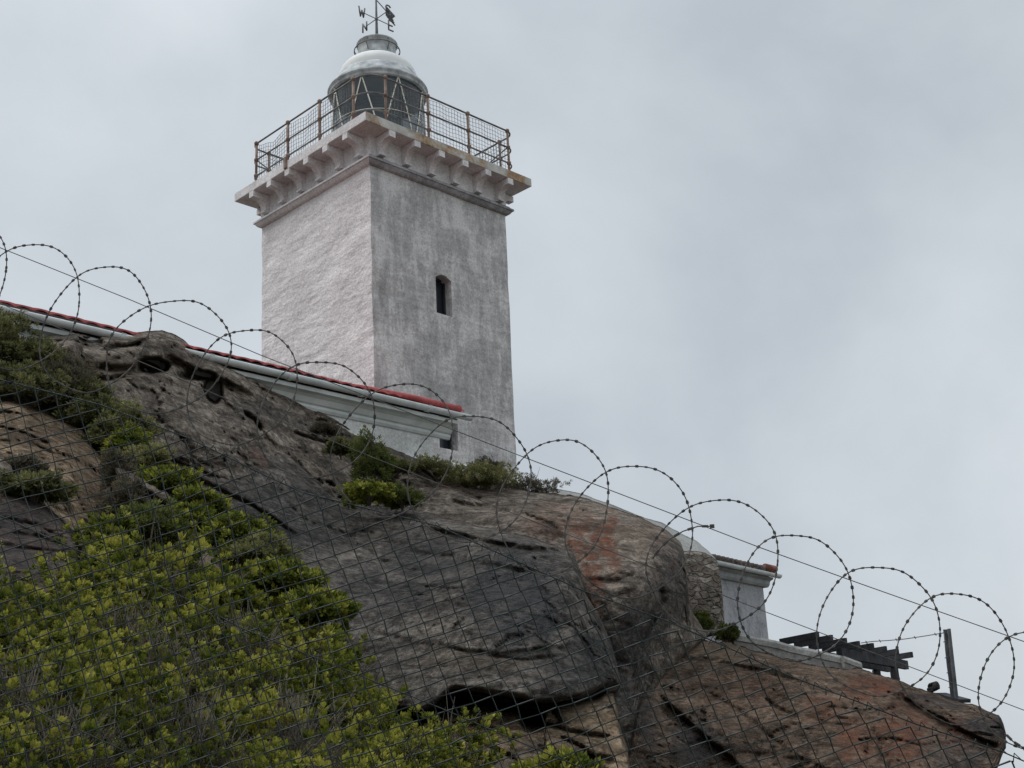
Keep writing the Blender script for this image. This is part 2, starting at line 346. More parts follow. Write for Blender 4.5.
M['green_leaf'] = leaf_mat('green_leaf', [(0.0, (0.035, 0.055, 0.014)), (0.5, (0.078, 0.098, 0.026)), (1.0, (0.165, 0.175, 0.05))])
M['brush_leaf'] = leaf_mat('brush_leaf', [(0.0, (0.04, 0.036, 0.026)), (0.5, (0.10, 0.088, 0.06)), (1.0, (0.18, 0.16, 0.11))])

# ================================================================== TERRAIN
RIDGE = [(-260, 230, 17), (-100, 290, 19), (0, 335, 21.5), (50, 345, 22), (140, 345, 24), (205, 366, 25.5), (290, 402, 28), (360, 440, 30), (430, 470, 31.5), (520, 500, 32),
         (600, 515, 31.5), (680, 552, 31), (722, 640, 31), (760, 660, 30), (860, 676, 29), (925, 700, 28), (1000, 735, 26)]
RW = np.array([at(x, y, Y) for x, y, Y in RIDGE])
def terrain(X, Y):
    near = -0.30*np.clip(X, -4, 6)*ss((Y+1)/5.0) - 0.02*np.clip(Y, -30, 0)
    plane = -2.57 - 0.539*X + 0.297*Y
    plane = np.minimum(plane, 2.0+np.maximum(0, -1.7-X)*1.1)
    plane = np.where(X > 1, np.minimum(plane, 2.0-1.0*(X-1)), plane)
    z = np.maximum(near, plane)
    z = np.where(Y > 60, z*np.exp(-np.maximum(Y-60, 0)/25.0), z)
    yc = np.interp(X, RW[:, 0], RW[:, 1]); zc = np.interp(X, RW[:, 0], RW[:, 2])
    s = ss((Y-(yc+1.2))/2.0)*(1-ss((Y-70)/40))*(1-ss((X-9.5)/3.0))*(1-ss((-X-60)/30))
    z = z*(1-s)+np.maximum(z, zc-0.35)*s if False else z*(1-s)+(zc-0.35)*s
    z = np.where(X > 10, z-ss((X-10)/25)*4.0, z)
    z = np.where(X < -14, np.minimum(z, 16+0*X), z)
    return z
xs = np.concatenate([[-4000, -1500, -600, -300, -150, -90, -60, -45], np.arange(-35, 30.1, 0.5), [35, 45, 60, 90, 150, 300, 600, 1500, 4000]])
ys = np.concatenate([[-4000, -1500, -600, -200, -80, -40, -20, -10], np.arange(-5, 60.1, 0.5), [65, 72, 80, 90, 105, 130, 180, 300, 600, 1500, 4000]])
GX, GY = np.meshgrid(xs, ys); GZ = terrain(GX, GY)
dist = np.maximum(np.abs(GX), np.abs(GY))
GZ = GZ + 0.10*fbm(GX*.9, GY*.9, GX*0, 4, 5)*(dist < 80)
GZ = np.where(dist > 120, np.clip(GZ, -6, 3)*np.exp(-(dist-120)/200)-5*ss((dist-120)/100), GZ)
nx, ny = len(xs), len(ys)
gf = [(j*nx+i, j*nx+i+1, (j+1)*nx+i+1, (j+1)*nx+i) for j in range(ny-1) for i in range(nx-1)]
g = link('ground', np.stack([GX, GY, GZ], -1).reshape(-1, 3), gf, M['soil'], None, (0, 0, 0), None, True); tag(g, kind='structure')

# ================================================================== ROCKS
def tps(cp):
    P = np.array([(a/100., b/100.) for a, b, _ in cp]); v = np.array([c for *_, c in cp], float)
    d = np.linalg.norm(P[:, None]-P[None], axis=-1); K = np.where(d > 0, d*d*np.log(d+1e-12), 0)+0.02*np.eye(len(P))
    Q = np.c_[np.ones(len(P)), P]; n = len(P)
    A = np.block([[K, Q], [Q.T, np.zeros((3, 3))]]); sol = np.linalg.solve(A, np.r_[v, 0, 0, 0])
    def f(x, y):
        p = np.stack([x/100., y/100.], -1); dd = np.linalg.norm(p[..., None, :]-P, axis=-1)
        k = np.where(dd > 0, dd*dd*np.log(dd+1e-12), 0)
        return k@sol[:n]+sol[n]+p[..., 0]*sol[n+1]+p[..., 1]*sol[n+2]
    return f
def pldist(x, y, pl):
    best = np.full(x.shape, 1e9); sg = np.zeros(x.shape); tt = np.zeros(x.shape); n = len(pl)-1
    for i in range(n):
        (x0, y0), (x1, y1) = pl[i], pl[i+1]; dx, dy = x1-x0, y1-y0; l2 = dx*dx+dy*dy
        t = np.clip(((x-x0)*dx+(y-y0)*dy)/l2, 0, 1); d = np.hypot(x-x0-t*dx, y-y0-t*dy)
        s = np.sign(dx*(y-y0)-dy*(x-x0)); m = d < best
        best = np.where(m, d, best); sg = np.where(m, s, sg); tt = np.where(m, (i+t)/n, tt)
    return best, sg, tt
def worley(x, y, z, s):
    xi, yi, zi = np.floor(x), np.floor(y), np.floor(z); d1 = np.full(x.shape, 9.); d2 = d1.copy(); idv = np.zeros(x.shape)
    for a in (-1, 0, 1):
        for b in (-1, 0, 1):
            for c in (-1, 0, 1):
                i, j, k = xi+a, yi+b, zi+c
                d = np.sqrt((i+_h(i, j, k, s)-x)**2+(j+_h(i, j, k, s+1)-y)**2+(k+_h(i, j, k, s+2)-z)**2); m = d < d1
                d2 = np.where(m, d1, np.minimum(d2, d)); idv = np.where(m, _h(i, j, k, s+3), idv); d1 = np.where(m, d, d1)
    return d1, d2, idv
def rock(name, label, cat, top, bot, cp, m, feats=(), stains=(), roll=(1.4, 26, .8, 16, .8, 14), step=2.4, thick=5.0, amp=1.0, seed=0, jit=1.4, group=None, drop=0.0, bed=0.9, blk=1.0):
    top, bot = np.array(top, float), np.array(bot, float)
    x0 = max(top[0, 0], bot[0, 0]); x1 = min(top[-1, 0], bot[-1, 0])
    nc = int((x1-x0)/step)+2; X = np.linspace(x0, x1, nc)
    yt = np.interp(X, top[:, 0], top[:, 1]); yb = np.interp(X, bot[:, 0], bot[:, 1])
    z0 = X*0
    yt = yt+jit*fbm(X/13., z0, z0+seed*3.3, 4, seed)*(1 if jit else 0); yb = yb+jit*fbm(X/13., z0+9, z0+seed, 4, seed+1)
    yb = np.maximum(yb, yt+1.0)
    nr = int(max(yb-yt)/step)+2; V = np.linspace(0, 1, nr)
    px = np.repeat(X[None], nr, 0); py = yt[None]+(yb-yt)[None]*V[:, None]
    Y = tps(cp)(px, py)
    dt, db = py-yt[None], yb[None]-py; dl, dr = px-x0, x1-px
    def rl(d, w_, r_): q = 1-np.clip(d/w_, 0, 1); return r_*(1-np.sqrt(np.maximum(1-q*q, 0)))
    Y = Y+rl(dt, roll[1], roll[0])+rl(db, roll[3], roll[2])+rl(dl, roll[5], roll[4])+rl(dr, roll[5], roll[4])
    P = at(px, py, Y); a, b, c = P[..., 0], P[..., 1], P[..., 2]
    bedc = c+0.30*a-0.12*b
    wv = 0.35*fbm(a*.5, b*.5, c*.5, 3, seed+3)
    disp = 0.30*fbm(a*.4, b*.4, bedc*.6, 4, seed+5, .42)
    lay = bedc*1.15+wv*1.6; li = np.floor(lay); lf = lay-li
    hsh = lambda k: _h(k, k*0+seed, k*0+3, 7)
    strata = hsh(li)*(1-ss((lf-.93)/.07))+hsh(li+1)*ss((lf-.93)/.07)
    disp = disp+0.15*bed*(strata-.5)
    crk = 1-np.abs(fbm(a*.8+2*wv, b*.8, bedc*1.6, 4, seed+11)); disp = disp-0.06*np.clip(crk-.93, 0, 1)/.07
    wx_, wy_, wz_ = [0.35*fbm(a*1.1+q, b*1.1, c*1.1, 4, seed+50+q) for q in range(3)]
    for fr, am in ((.55, .26), (1.5, .045)):
        d1, d2, idv = worley((a+wx_)*fr, (b+wy_)*fr, (bedc+wz_)*fr*2.1, seed+60)
        disp = disp+blk*am*((idv-.5)*1.1-.5*np.exp(-((d2-d1)/.05)**2))
    rg = 0; q = 1.0
    for o_ in range(4): rg = rg+q*(.5-np.abs(vnoise(a*1.6*2**o_+wx_, b*1.6*2**o_, bedc*3.0*2**o_, seed+70+o_))); q *= .55
    disp = disp+0.035*rg+0.018*fbm(a*4, b*4, bedc*9, 4, seed+21)
    edge = ss(np.minimum(np.minimum(dt, db), np.minimum(dl, dr))/7.0)
    disp = disp*amp*(0.35+0.65*edge)
    wx = px+5*fbm(a*.9, b*.9, c*.9, 3, seed+31); wy = py+5*fbm(a*.9+7, b*.9, c*.9, 3, seed+32)
    for f in feats:
        if f[0] == 'groove':
            d, sg, tt = pldist(px+.5*(wx-px), py+.5*(wy-py), f[1]); disp = disp-f[3]*np.exp(-(d/f[2])**2)*np.clip(np.minimum(tt, 1-tt)*8+.15, 0, 1)
        elif f[0] == 'step':       # right-hand side of the line (below a left-to-right line) recedes by amt, fading over length
            d, sg, tt = pldist(px+.5*(wx-px), py+.5*(wy-py), f[1]); sd = d*sg
            fade = np.exp(-np.maximum(sd, 0)/f[4])*np.clip(np.minimum(tt, 1-tt)*6, 0, 1)
            disp = disp-f[3]*ss(sd/f[2])*fade
        elif f[0] == 'pit':
            d = np.hypot((wx-f[1])/f[3], (wy-f[2])/f[4]); disp = disp-f[5]*(1-ss((d-.75)/.4))
    ray_ = ray(px, py); P = CAM+ray_*((Y-disp)/ray_[..., 1])[..., None]
    st = np.zeros(px.shape+(4,)); st[..., 3] = 1
    for ch, cx, cy, rx, ry, k in stains:
        q = np.hypot((px+9*fbm(a*.7, b*.7, c*.7, 3, 41)-cx)/rx, (py+9*fbm(a*.7, b*.7+5, c*.7, 3, 43)-cy)/ry)
        st[..., ch] = np.maximum(st[..., ch], k*(1-ss((q-.45)/.75)))
    verts = P.reshape(-1, 3); fs = [(j*nc+i, (j+1)*nc+i, (j+1)*nc+i+1, j*nc+i+1) for j in range(nr-1) for i in range(nc-1)]
    ringi = list(range(nc))+[j*nc+nc-1 for j in range(1, nr)]+[(nr-1)*nc+i for i in range(nc-2, -1, -1)]+[j*nc for j in range(nr-2, 0, -1)]
    cen = verts.mean(0); cur = ringi; V3 = [verts]; base = len(verts); stl = [st.reshape(-1, 4)]
    for k, (fy, sh) in enumerate(((0.12, 0.0), (0.4, .05), (0.75, .15), (1.0, .35))):
        q = verts[ringi].copy(); q[:, 1] += thick*fy; q[:, 0] += (cen[0]-q[:, 0])*sh*0.6; q[:, 2] += (cen[2]-q[:, 2])*sh-drop*fy-0.15*thick*fy*0.3
        if k < 3: q += 0.10*np.stack([vnoise(q[:, 0]*1.3, q[:, 1]*1.3, q[:, 2]*1.3, 61+i) for i in range(3)], -1)*(k > 0)
        new = list(range(base, base+len(ringi))); base += len(ringi); V3.append(q); stl.append(st.reshape(-1, 4)[ringi])
        n = len(ringi); fs += [(cur[i], new[i], new[(i+1) % n], cur[(i+1) % n]) for i in range(n)]; cur = new
    q = verts[ringi].mean(0)+np.array([0, thick, -drop]); V3.append(q[None]); stl.append(np.array([[0, 0, 0, 1.]])); n = len(cur)
    fs += [(cur[i], base, cur[(i+1) % n]) for i in range(n)]
    o = link(name, np.concatenate(V3), [tuple(reversed(f)) for f in fs], m, None, None, None, True)
    a_ = o.data.color_attributes.new('stain', 'FLOAT_COLOR', 'POINT'); a_.data.foreach_set('color', np.concatenate(stl).astype(np.float32).ravel())
    tag(o, label, cat, group); return o
RU, DK, TN = 0, 1, 2
rock('cliff_ledge', 'long broken grey rock ledge directly below the red-roofed house', 'rock',
     [(30, 345), (45, 337), (70, 333), (100, 336), (122, 337), (136, 332.5), (150, 331.5), (162, 330.5), (173, 334), (182, 340), (192, 347), (205, 355), (222, 361), (240, 370), (262, 380), (292, 394), (312, 402), (335, 413), (356, 426), (385, 441), (412, 452), (440, 461)],
     [(30, 400), (80, 425), (115, 440), (200, 470), (300, 520), (380, 530), (440, 530)],
     [(40, 345, 22.3), (140, 345, 24), (205, 370, 25.4), (290, 405, 27.8), (360, 440, 29.6), (430, 470, 30.8), (60, 400, 21.6), (150, 380, 23.6), (240, 420, 25.2), (300, 470, 26.3), (400, 500, 28.8)], M['warm_rock'],
     feats=[('pit', 152, 369, 15, 8, 1.4), ('pit', 213, 392, 12, 11, 1.6), ('pit', 196, 376, 20, 6, .9), ('pit', 92, 345, 13, 8, .8), ('pit', 66, 366, 14, 5, 1.0), ('groove', [(60, 371), (100, 370), (150, 372)], 3, .5),
            ('groove', [(95, 352), (125, 349), (140, 344)], 2.5, .5), ('groove', [(70, 384), (110, 380), (150, 372)], 2, .35), ('groove', [(245, 412), (255, 420), (262, 432)], 2, .5),
            ('step', [(160, 352), (185, 362), (225, 378), (260, 395)], 4, .5, 18), ('groove', [(290, 432), (320, 440), (350, 452)], 2, .4), ('groove', [(310, 418), (345, 430), (385, 450)], 2, .35)],
     stains=[(TN, 105, 372, 50, 22, .35), (DK, 270, 420, 50, 14, .35), (DK, 350, 440, 30, 10, .4)], roll=(1.3, 16, .4, 8, .4, 6), seed=2, amp=.95, thick=3.0)
rock('overhanging_boulder', 'huge dark grey overhanging boulder in the middle of the slope', 'rock',
     [(96, 402), (112, 388), (140, 376), (166, 380), (190, 390), (208, 398), (240, 416), (265, 437), (290, 455), (318, 476), (336, 494), (352, 504), (380, 506), (405, 505), (425, 512), (452, 520), (480, 526), (530, 536), (558, 546), (572, 552), (580, 570), (584, 592), (598, 612), (610, 640), (617, 664), (619, 676), (621, 682)],
     [(96, 406), (112, 450), (150, 530), (180, 570), (230, 620), (290, 668), (340, 700), (380, 712), (420, 714), (438, 704), (450, 693), (475, 694), (500, 698), (530, 704), (556, 705), (580, 700), (602, 690), (614, 686), (621, 685)],
     [(105, 400, 23.4), (165, 385, 24.6), (208, 402, 25.2), (290, 462, 25.6), (340, 505, 25.8), (420, 520, 25.0), (500, 535, 23.2), (565, 555, 22.4), (130, 450, 22.2), (200, 470, 23.3), (260, 520, 23.0), (330, 580, 22.0), (400, 600, 21.4), (480, 600, 20.4), (560, 620, 20.3), (600, 640, 20.8), (330, 680, 20.6), (230, 600, 21.6), (390, 690, 19.6), (450, 680, 19.2), (520, 690, 18.6), (580, 688, 19.2), (613, 680, 20.6)], M['grey_rock'],
     feats=[('step', [(415, 521), (450, 531), (495, 541), (530, 546), (556, 549), (578, 558)], 3.5, .6, 40), ('step', [(352, 506), (372, 530), (420, 548), (470, 556), (520, 566), (545, 572)], 6, .28, 25), ('groove', [(184, 474), (215, 488), (250, 506), (300, 540)], 2.2, .3),
            ('groove', [(206, 402), (240, 424), (268, 450), (292, 470), (330, 505)], 2.5, .25), ('step', [(440, 680), (480, 677), (530, 677), (580, 674), (612, 668)], 6, -.15, 30),
            ('groove', [(430, 640), (470, 652), (520, 660), (560, 655)], 1.6, .10), ('groove', [(380, 580), (430, 600), (480, 606)], 1.6, .08), ('step', [(560, 560), (574, 590), (588, 620), (596, 650)], 6, -.3, 26),
            ('groove', [(150, 420), (190, 440), (230, 470)], 1.6, .1), ('groove', [(220, 540), (280, 570), (330, 610)], 1.6, .1), ('step', [(350, 620), (420, 640), (500, 650), (590, 640)], 4, .12, 18)],
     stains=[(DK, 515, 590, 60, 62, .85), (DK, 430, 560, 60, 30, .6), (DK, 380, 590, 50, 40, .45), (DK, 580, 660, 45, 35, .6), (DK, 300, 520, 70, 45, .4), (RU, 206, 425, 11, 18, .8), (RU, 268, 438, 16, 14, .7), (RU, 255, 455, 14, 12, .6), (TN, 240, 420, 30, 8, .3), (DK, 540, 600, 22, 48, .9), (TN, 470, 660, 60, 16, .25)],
     roll=(1.5, 22, 1.6, 8, .9, 10), seed=4, thick=7.0, amp=.75, blk=.6)
rock('rusty_boulder', 'rust streaked grey boulder below the right side of the tower', 'rock',
     [(398, 474), (415, 470), (440, 468), (465, 474), (490, 482), (520, 488), (548, 492), (575, 497), (600, 503), (625, 511), (650, 522), (668, 532), (681, 543), (687, 560), (688, 590), (692, 612), (704, 628), (712, 630)],
     [(398, 520), (430, 600), (440, 760), (520, 790), (600, 790), (632, 785), (640, 740), (652, 700), (668, 672), (690, 650), (705, 638), (712, 632)],
     [(410, 475, 30.5), (480, 488, 30.5), (560, 497, 29.6), (640, 522, 28.4), (688, 555, 28.2), (450, 500, 29), (520, 520, 27.4), (590, 560, 26.2), (650, 580, 25.8), (690, 600, 27.4), (600, 640, 25.4), (640, 650, 25.6), (450, 700, 25.2), (620, 740, 24.4), (700, 632, 28.2)], M['warm_rock'],
     feats=[('groove', [(460, 492), (478, 497), (482, 498)], 1.8, .35), ('groove', [(440, 500), (480, 508), (530, 516), (560, 530)], 2.2, .3), ('step', [(556, 520), (572, 545), (590, 590), (600, 620)], 7, .5, 35), ('groove', [(500, 500), (550, 508), (590, 514)], 1.8, .22),
            ('groove', [(655, 560), (662, 600), (640, 650)], 3, .3), ('step', [(684, 560), (690, 590), (698, 622)], 4, .4, 20), ('groove', [(420, 486), (450, 482), (490, 492)], 1.8, .2)],
     stains=[(RU, 583, 548, 13, 46, 1.0), (RU, 607, 540, 12, 38, 1.0), (RU, 560, 520, 40, 22, .5), (RU, 584, 600, 16, 36, .8), (RU, 640, 532, 36, 14, .3), (RU, 660, 560, 20, 30, .3), (RU, 470, 482, 40, 8, .35), (DK, 668, 585, 26, 46, .6), (DK, 640, 640, 30, 50, .7), (DK, 600, 680, 50, 60, .8), (TN, 640, 545, 40, 20, .25)],
     roll=(1.8, 26, .4, 10, .9, 14), seed=6, thick=5.0, amp=.85, blk=.5)
rock('brown_cliff_face', 'broad brown rock face below the pergola at lower right', 'rock',
     [(616, 800), (630, 745), (640, 700), (650, 672), (668, 655), (688, 645), (705, 640), (725, 642), (745, 648), (775, 656), (800, 662), (835, 668), (858, 668), (880, 674), (900, 681), (912, 686), (935, 693), (960, 702), (985, 709), (1000, 716), (1004, 726), (1006, 734)],
     [(616, 812), (630, 830), (700, 850), (940, 850), (972, 815), (990, 785), (999, 764), (1003, 752), (1006, 748)],
     [(640, 720, 24), (690, 650, 27.5), (760, 658, 27.2), (860, 674, 26.6), (925, 695, 25.8), (1000, 725, 24.6), (720, 700, 25), (800, 720, 23.8), (900, 740, 23), (990, 760, 23.4), (700, 790, 22.6), (800, 800, 22), (900, 820, 21.6), (1000, 830, 22.2)], M['brown_rock'],
     feats=[('step', [(660, 694), (674, 709), (700, 730), (722, 746), (745, 766), (780, 800)], 4, .7, 40), ('groove', [(765, 700), (780, 712), (800, 718)], 2.5, .3), ('step', [(896, 690), (925, 706), (955, 722), (985, 738), (1006, 746)], 4, .75, 16),
            ('groove', [(655, 672), (700, 660), (750, 668), (820, 690)], 2.2, .2), ('step', [(722, 650), (770, 664), (830, 678), (870, 690)], 6, -.3, 24), ('groove', [(700, 690), (750, 720), (800, 760)], 2, .2), ('groove', [(850, 700), (880, 740), (900, 790)], 2.4, .2)],
     stains=[(RU, 872, 688, 34, 16, 1.0), (RU, 905, 735, 30, 36, .9), (RU, 862, 745, 24, 28, .85), (RU, 825, 710, 26, 18, .6), (RU, 740, 690, 50, 26, .3), (RU, 960, 735, 24, 22, .6), (DK, 985, 725, 32, 14, .8), (DK, 935, 705, 30, 8, .55), (DK, 700, 745, 28, 34, .75), (DK, 960, 760, 40, 24, .5), (DK, 648, 720, 14, 40, .6), (TN, 725, 650, 34, 8, .45)],
     roll=(1.0, 14, .3, 10, .9, 9), seed=8, thick=5.5, amp=.8)
rock('tan_slab', 'ochre tan rock slab under the dark overhang at bottom centre', 'rock',
     [(420, 716), (440, 710), (462, 701), (490, 702), (515, 708), (524, 722), (534, 724), (546, 720), (536, 705), (550, 702), (575, 700), (598, 697), (606, 691), (613, 692), (618, 712), (622, 734), (627, 744), (630, 770), (632, 800)],
     [(420, 800), (480, 830), (560, 840), (632, 830)],
     [(450, 715, 19.6), (540, 720, 19.4), (610, 700, 19.8), (450, 760, 17.8), (540, 765, 17.6), (620, 770, 18.2), (540, 820, 16.6)], M['tan_rock'],
     feats=[('groove', [(525, 722), (556, 728), (590, 734), (612, 735)], 2.2, .4), ('groove', [(560, 736), (585, 748), (600, 762)], 2.5, .4), ('groove', [(440, 722), (480, 726), (520, 742)], 2, .3), ('step', [(530, 740), (560, 750), (600, 752), (622, 756)], 4, .3, 18), ('groove', [(548, 706), (560, 722), (556, 728)], 2, .4), ('groove', [(470, 740), (500, 752), (530, 770)], 2, .3)],
     stains=[(RU, 468, 735, 18, 14, .5), (DK, 540, 765, 60, 26, .4), (DK, 440, 760, 40, 40, .5)], roll=(2.6, 14, .3, 8, .6, 6), seed=12, thick=6.0, amp=.7, jit=.9)
rock('sandstone_boulder', 'tan weathered sandstone boulder at the left edge above the shrubs', 'rock',
     [(-60, 405), (-20, 402), (0, 401), (12, 400), (28, 403), (45, 412), (62, 420), (84, 430), (92, 446), (102, 458), (108, 468), (113, 485), (115, 505), (113, 520), (112, 532)],
     [(-60, 470), (0, 486), (28, 496), (50, 512), (66, 530), (78, 560), (95, 575), (106, 574), (112, 560)],
     [(-40, 410, 18.6), (10, 405, 19.4), (60, 425, 19.8), (105, 465, 19.2), (20, 450, 17.2), (70, 480, 16.8), (100, 520, 16.6), (60, 515, 15.6), (95, 570, 14.6), (-40, 465, 15.4)], M['tan_rock'],
     feats=[('groove', [(20, 406), (50, 425), (78, 432), (95, 445)], 2.2, .3), ('groove', [(30, 440), (50, 452), (70, 478)], 1.8, .15), ('step', [(10, 470), (40, 486), (62, 505)], 4, .25, 15), ('groove', [(40, 455), (60, 470), (75, 490)], 1.6, .15)],
     stains=[(DK, 30, 480, 26, 14, .35), (DK, 75, 430, 25, 6, .4)], roll=(.6, 7, .4, 5, .5, 4), seed=15, thick=3.0, amp=.75, bed=.5, blk=1.2)
rock('brown_boulder', 'dark reddish brown boulder under the tan sandstone boulder', 'rock',
     [(-60, 480), (-20, 484), (8, 490), (24, 494), (40, 502), (56, 514), (68, 526), (76, 542), (79, 560)], [(-60, 605), (0, 605), (40, 604), (64, 590), (79, 570)],
     [(-40, 490, 14.4), (20, 500, 14.6), (70, 540, 14.0), (0, 560, 12.8), (50, 575, 12.7)], M['brown_rock'],
     feats=[('groove', [(0, 516), (30, 522), (70, 540)], 1.6, .10), ('groove', [(0, 545), (40, 550), (76, 552)], 1.6, .10), ('step', [(0, 528), (40, 534), (74, 546)], 3, .12, 14)], stains=[(RU, 30, 530, 40, 22, .35), (DK, 20, 540, 90, 60, .7), (TN, 20, 497, 30, 6, .5)], roll=(.8, 10, .6, 10, .5, 8), seed=18, thick=2.5, amp=.6)
rock('pale_stone', 'small pale lichened stone at the far left edge', 'rock', [(-14, 462), (-4, 456), (4, 458), (11, 464), (14, 472)], [(-14, 478), (-4, 484), (8, 480), (14, 474)],
     [(-10, 470, 15.0), (0, 470, 14.8), (10, 470, 15.0), (0, 480, 14.8)], M['warm_rock'], roll=(.35, 8, .3, 8, .3, 7), seed=20, thick=.6, amp=.2, step=1.5)
rock('loose_stone', 'rounded loose stone wedged under the ledge below the white gutter', 'rock', [(51, 352), (56, 343), (64, 340), (74, 340), (80, 344), (81, 352)], [(51, 355), (57, 361), (68, 362), (78, 361), (81, 354)],
     [(51, 350, 21.7), (66, 350, 21.2), (81, 350, 21.7), (66, 361, 21.5)], M['warm_rock'], roll=(.5, 9, .4, 6, .4, 8), seed=22, thick=.8, amp=.25, step=1.2, stains=[(TN, 66, 352, 14, 9, .4)])
rock('crumbling_ledge', 'thin crumbling pale stone ledge slanting through the green plants', 'rock',
     [(112, 462), (120, 466), (130, 470), (142, 480), (154, 486), (164, 492), (174, 500), (182, 508), (191, 515)], [(112, 468), (120, 474), (132, 482), (145, 492), (158, 499), (168, 505), (178, 514), (191, 519)],
     [(115, 466, 17.2), (150, 488, 17.0), (190, 516, 16.6), (150, 495, 16.9)], M['warm_rock'], roll=(.3, 4, .25, 4, .3, 5), seed=25, thick=1.6, amp=.35, step=1.0, jit=2.2)
rock('leaning_stone', 'pale grey stone leaning among the green shrubs on the slope', 'rock',
     [(196, 548), (199, 541), (205, 544), (212, 553), (218, 562), (224, 572), (226, 580)], [(196, 560), (199, 572), (206, 588), (216, 590), (226, 584)],
     [(198, 550, 15.2), (212, 565, 14.9), (222, 578, 14.9), (206, 585, 14.7)], M['warm_rock'], roll=(.35, 6, .3, 6, .3, 5), seed=28, thick=.8, amp=.25, step=1.4, stains=[(TN, 210, 565, 10, 20, .4)])

# ================================================================== LIGHTHOUSE
TA = 0.790756; TZ = 10.4
def t2w(P):
    c, s = math.cos(TA), math.sin(TA); x, y, z = P
    return np.array([-3.8217+c*x-s*y, 37.8919+s*x+c*y, 19.5316+z])
LH = empty('lighthouse', t2w((0, 0, -TZ)), 'square white lighthouse tower with railed gallery and domed lantern', 'lighthouse', None, TA)
class TB(MB):      # tower-frame builder (z = 0 at the moulding below the corbels)
    def build(s, name, mats, parent=None, **k):
        v = np.array(s.v, float)+np.array([0, 0, TZ]); return link(name, v, s.f, mats, parent or LH, (0, 0, 0), s.mi, s.sm, local=True)
HB = 2.70; HT = 2.75     # half widths, foot and top of the shaft
def hw_(z): return HT+(HB-HT)*(-z/TZ)
# shaft with recessed window openings in the face towards the right
def shaft():
    b = TB(); zt, zb = 0.10, -TZ
    wins = [(-0.32, 0.30, -4.03, -2.76, 0.13), (-0.36, 0.36, -8.15, -7.18, 0.0)]
    def jog(p_):
        p_ = np.array(p_, float); k_ = 1.0
        for h in wins:
            if p_[1] < -2.5: k_ = min(k_, float(np.clip((max(abs(p_[0]-(h[0]+h[1])/2)-(h[1]-h[0])/2, abs(p_[2]-(h[2]+h[3])/2)-(h[3]-h[2])/2)-.05)/.3, 0, 1)))
        q = [float(fbm(np.array(p_[0]*1.1+a_*7), np.array(p_[1]*1.1), np.array(p_[2]*1.3), 3, 91)) for a_ in range(2)]
        return (p_[0]+.016*k_*q[0], p_[1]+.016*k_*q[1], p_[2])
    def face(fn, mi, holes):
        xs_ = sorted(set([-1.0, 1.0])); us = np.linspace(-1, 1, 19); zs = np.linspace(zb, zt, 36)
        # rectangular grid cut at the holes
        zz = sorted(set(list(np.round(zs, 4))+[h[2] for h in holes]+[h[3] for h in holes])); out = []
        for k in range(len(zz)-1):
            z0, z1 = zz[k], zz[k+1]; cut = [h for h in holes if h[2]-1e-6 <= z0 and z1 <= h[3]+1e-6]
            uu = list(us)
            for h in holes: uu += [h[0]/hw_(h[2]), h[1]/hw_(h[2])]
            uu = sorted(uu)
            for i in range(len(uu)-1):
                um = (uu[i]+uu[i+1])/2
                if any(h[0]/hw_(h[2]) < um < h[1]/hw_(h[2]) for h in cut) or uu[i+1]-uu[i] < 1e-6: continue
                vs = [fn(uu[i]*hw_(z0), z0), fn(uu[i+1]*hw_(z0), z0), fn(uu[i+1]*hw_(z1), z1), fn(uu[i]*hw_(z1), z1)]
                vs = [jog(p_) for p_ in vs]
                b.add(vs, [(0, 1, 2, 3)], mi)
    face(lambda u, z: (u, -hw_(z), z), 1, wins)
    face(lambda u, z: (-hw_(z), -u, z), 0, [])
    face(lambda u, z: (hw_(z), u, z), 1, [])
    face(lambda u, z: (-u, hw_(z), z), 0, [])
    for x0, x1, z0, z1, ar in wins:
        y0, y1 = -hw_(z0)-0.001, -hw_(z0)+0.42
        b.add([(x0, y0, z0), (x1, y0, z0), (x1, y1, z0), (x0, y1, z0)], [(0, 1, 2, 3)], 1)
        b.add([(x0, y0, z0), (x0, y1, z0), (x0, y1, z1), (x0, y0, z1)], [(0, 1, 2, 3)], 1)
        b.add([(x1, y0, z0), (x1, y0, z1), (x1, y1, z1), (x1, y1, z0)], [(0, 1, 2, 3)], 1)
        # arched head: fill between square head and segmental arch
        n = 10; arc = [(x0+(x1-x0)*i/n, z1-ar+ar*math.sin(math.pi*i/n)) for i in range(n+1)]
        for i in range(n):
            (xa, za), (xb, zb_) = arc[i], arc[i+1]
            if ar > 0: b.add([(xa, y0, za), (xb, y0, zb_), (xb, y0, z1+.001), (xa, y0, z1+.001)], [(0, 1, 2, 3)], 1)
            b.add([(xa, y0, za), (xa, y1, za), (xb, y1, zb_), (xb, y0, zb_)], [(0, 1, 2, 3)], 1)
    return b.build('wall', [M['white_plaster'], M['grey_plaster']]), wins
sh, WINS = shaft()
for x0, x1, z0, z1, ar in WINS:
    fr = TB(); y = -hw_(z0)+0.30; xc = (x0+x1)/2
    for xx in (x0+.025, x1-.025): fr.box((xx, y, (z0+z1)/2), (.05, .06, z1-z0))
    fr.box((xc, y, z0+.03), (x1-x0-.1, .05, .06)); fr.box((xc, y, z1-.03), (x1-x0-.1, .05, .06))
    wf = fr.build('window', M['dark_timber'])
    pn = TB(); pn.box((xc, y+.05, (z0+z1)/2), (x1-x0, .02, z1-z0)); pn.build('pane', M['pane'], wf)
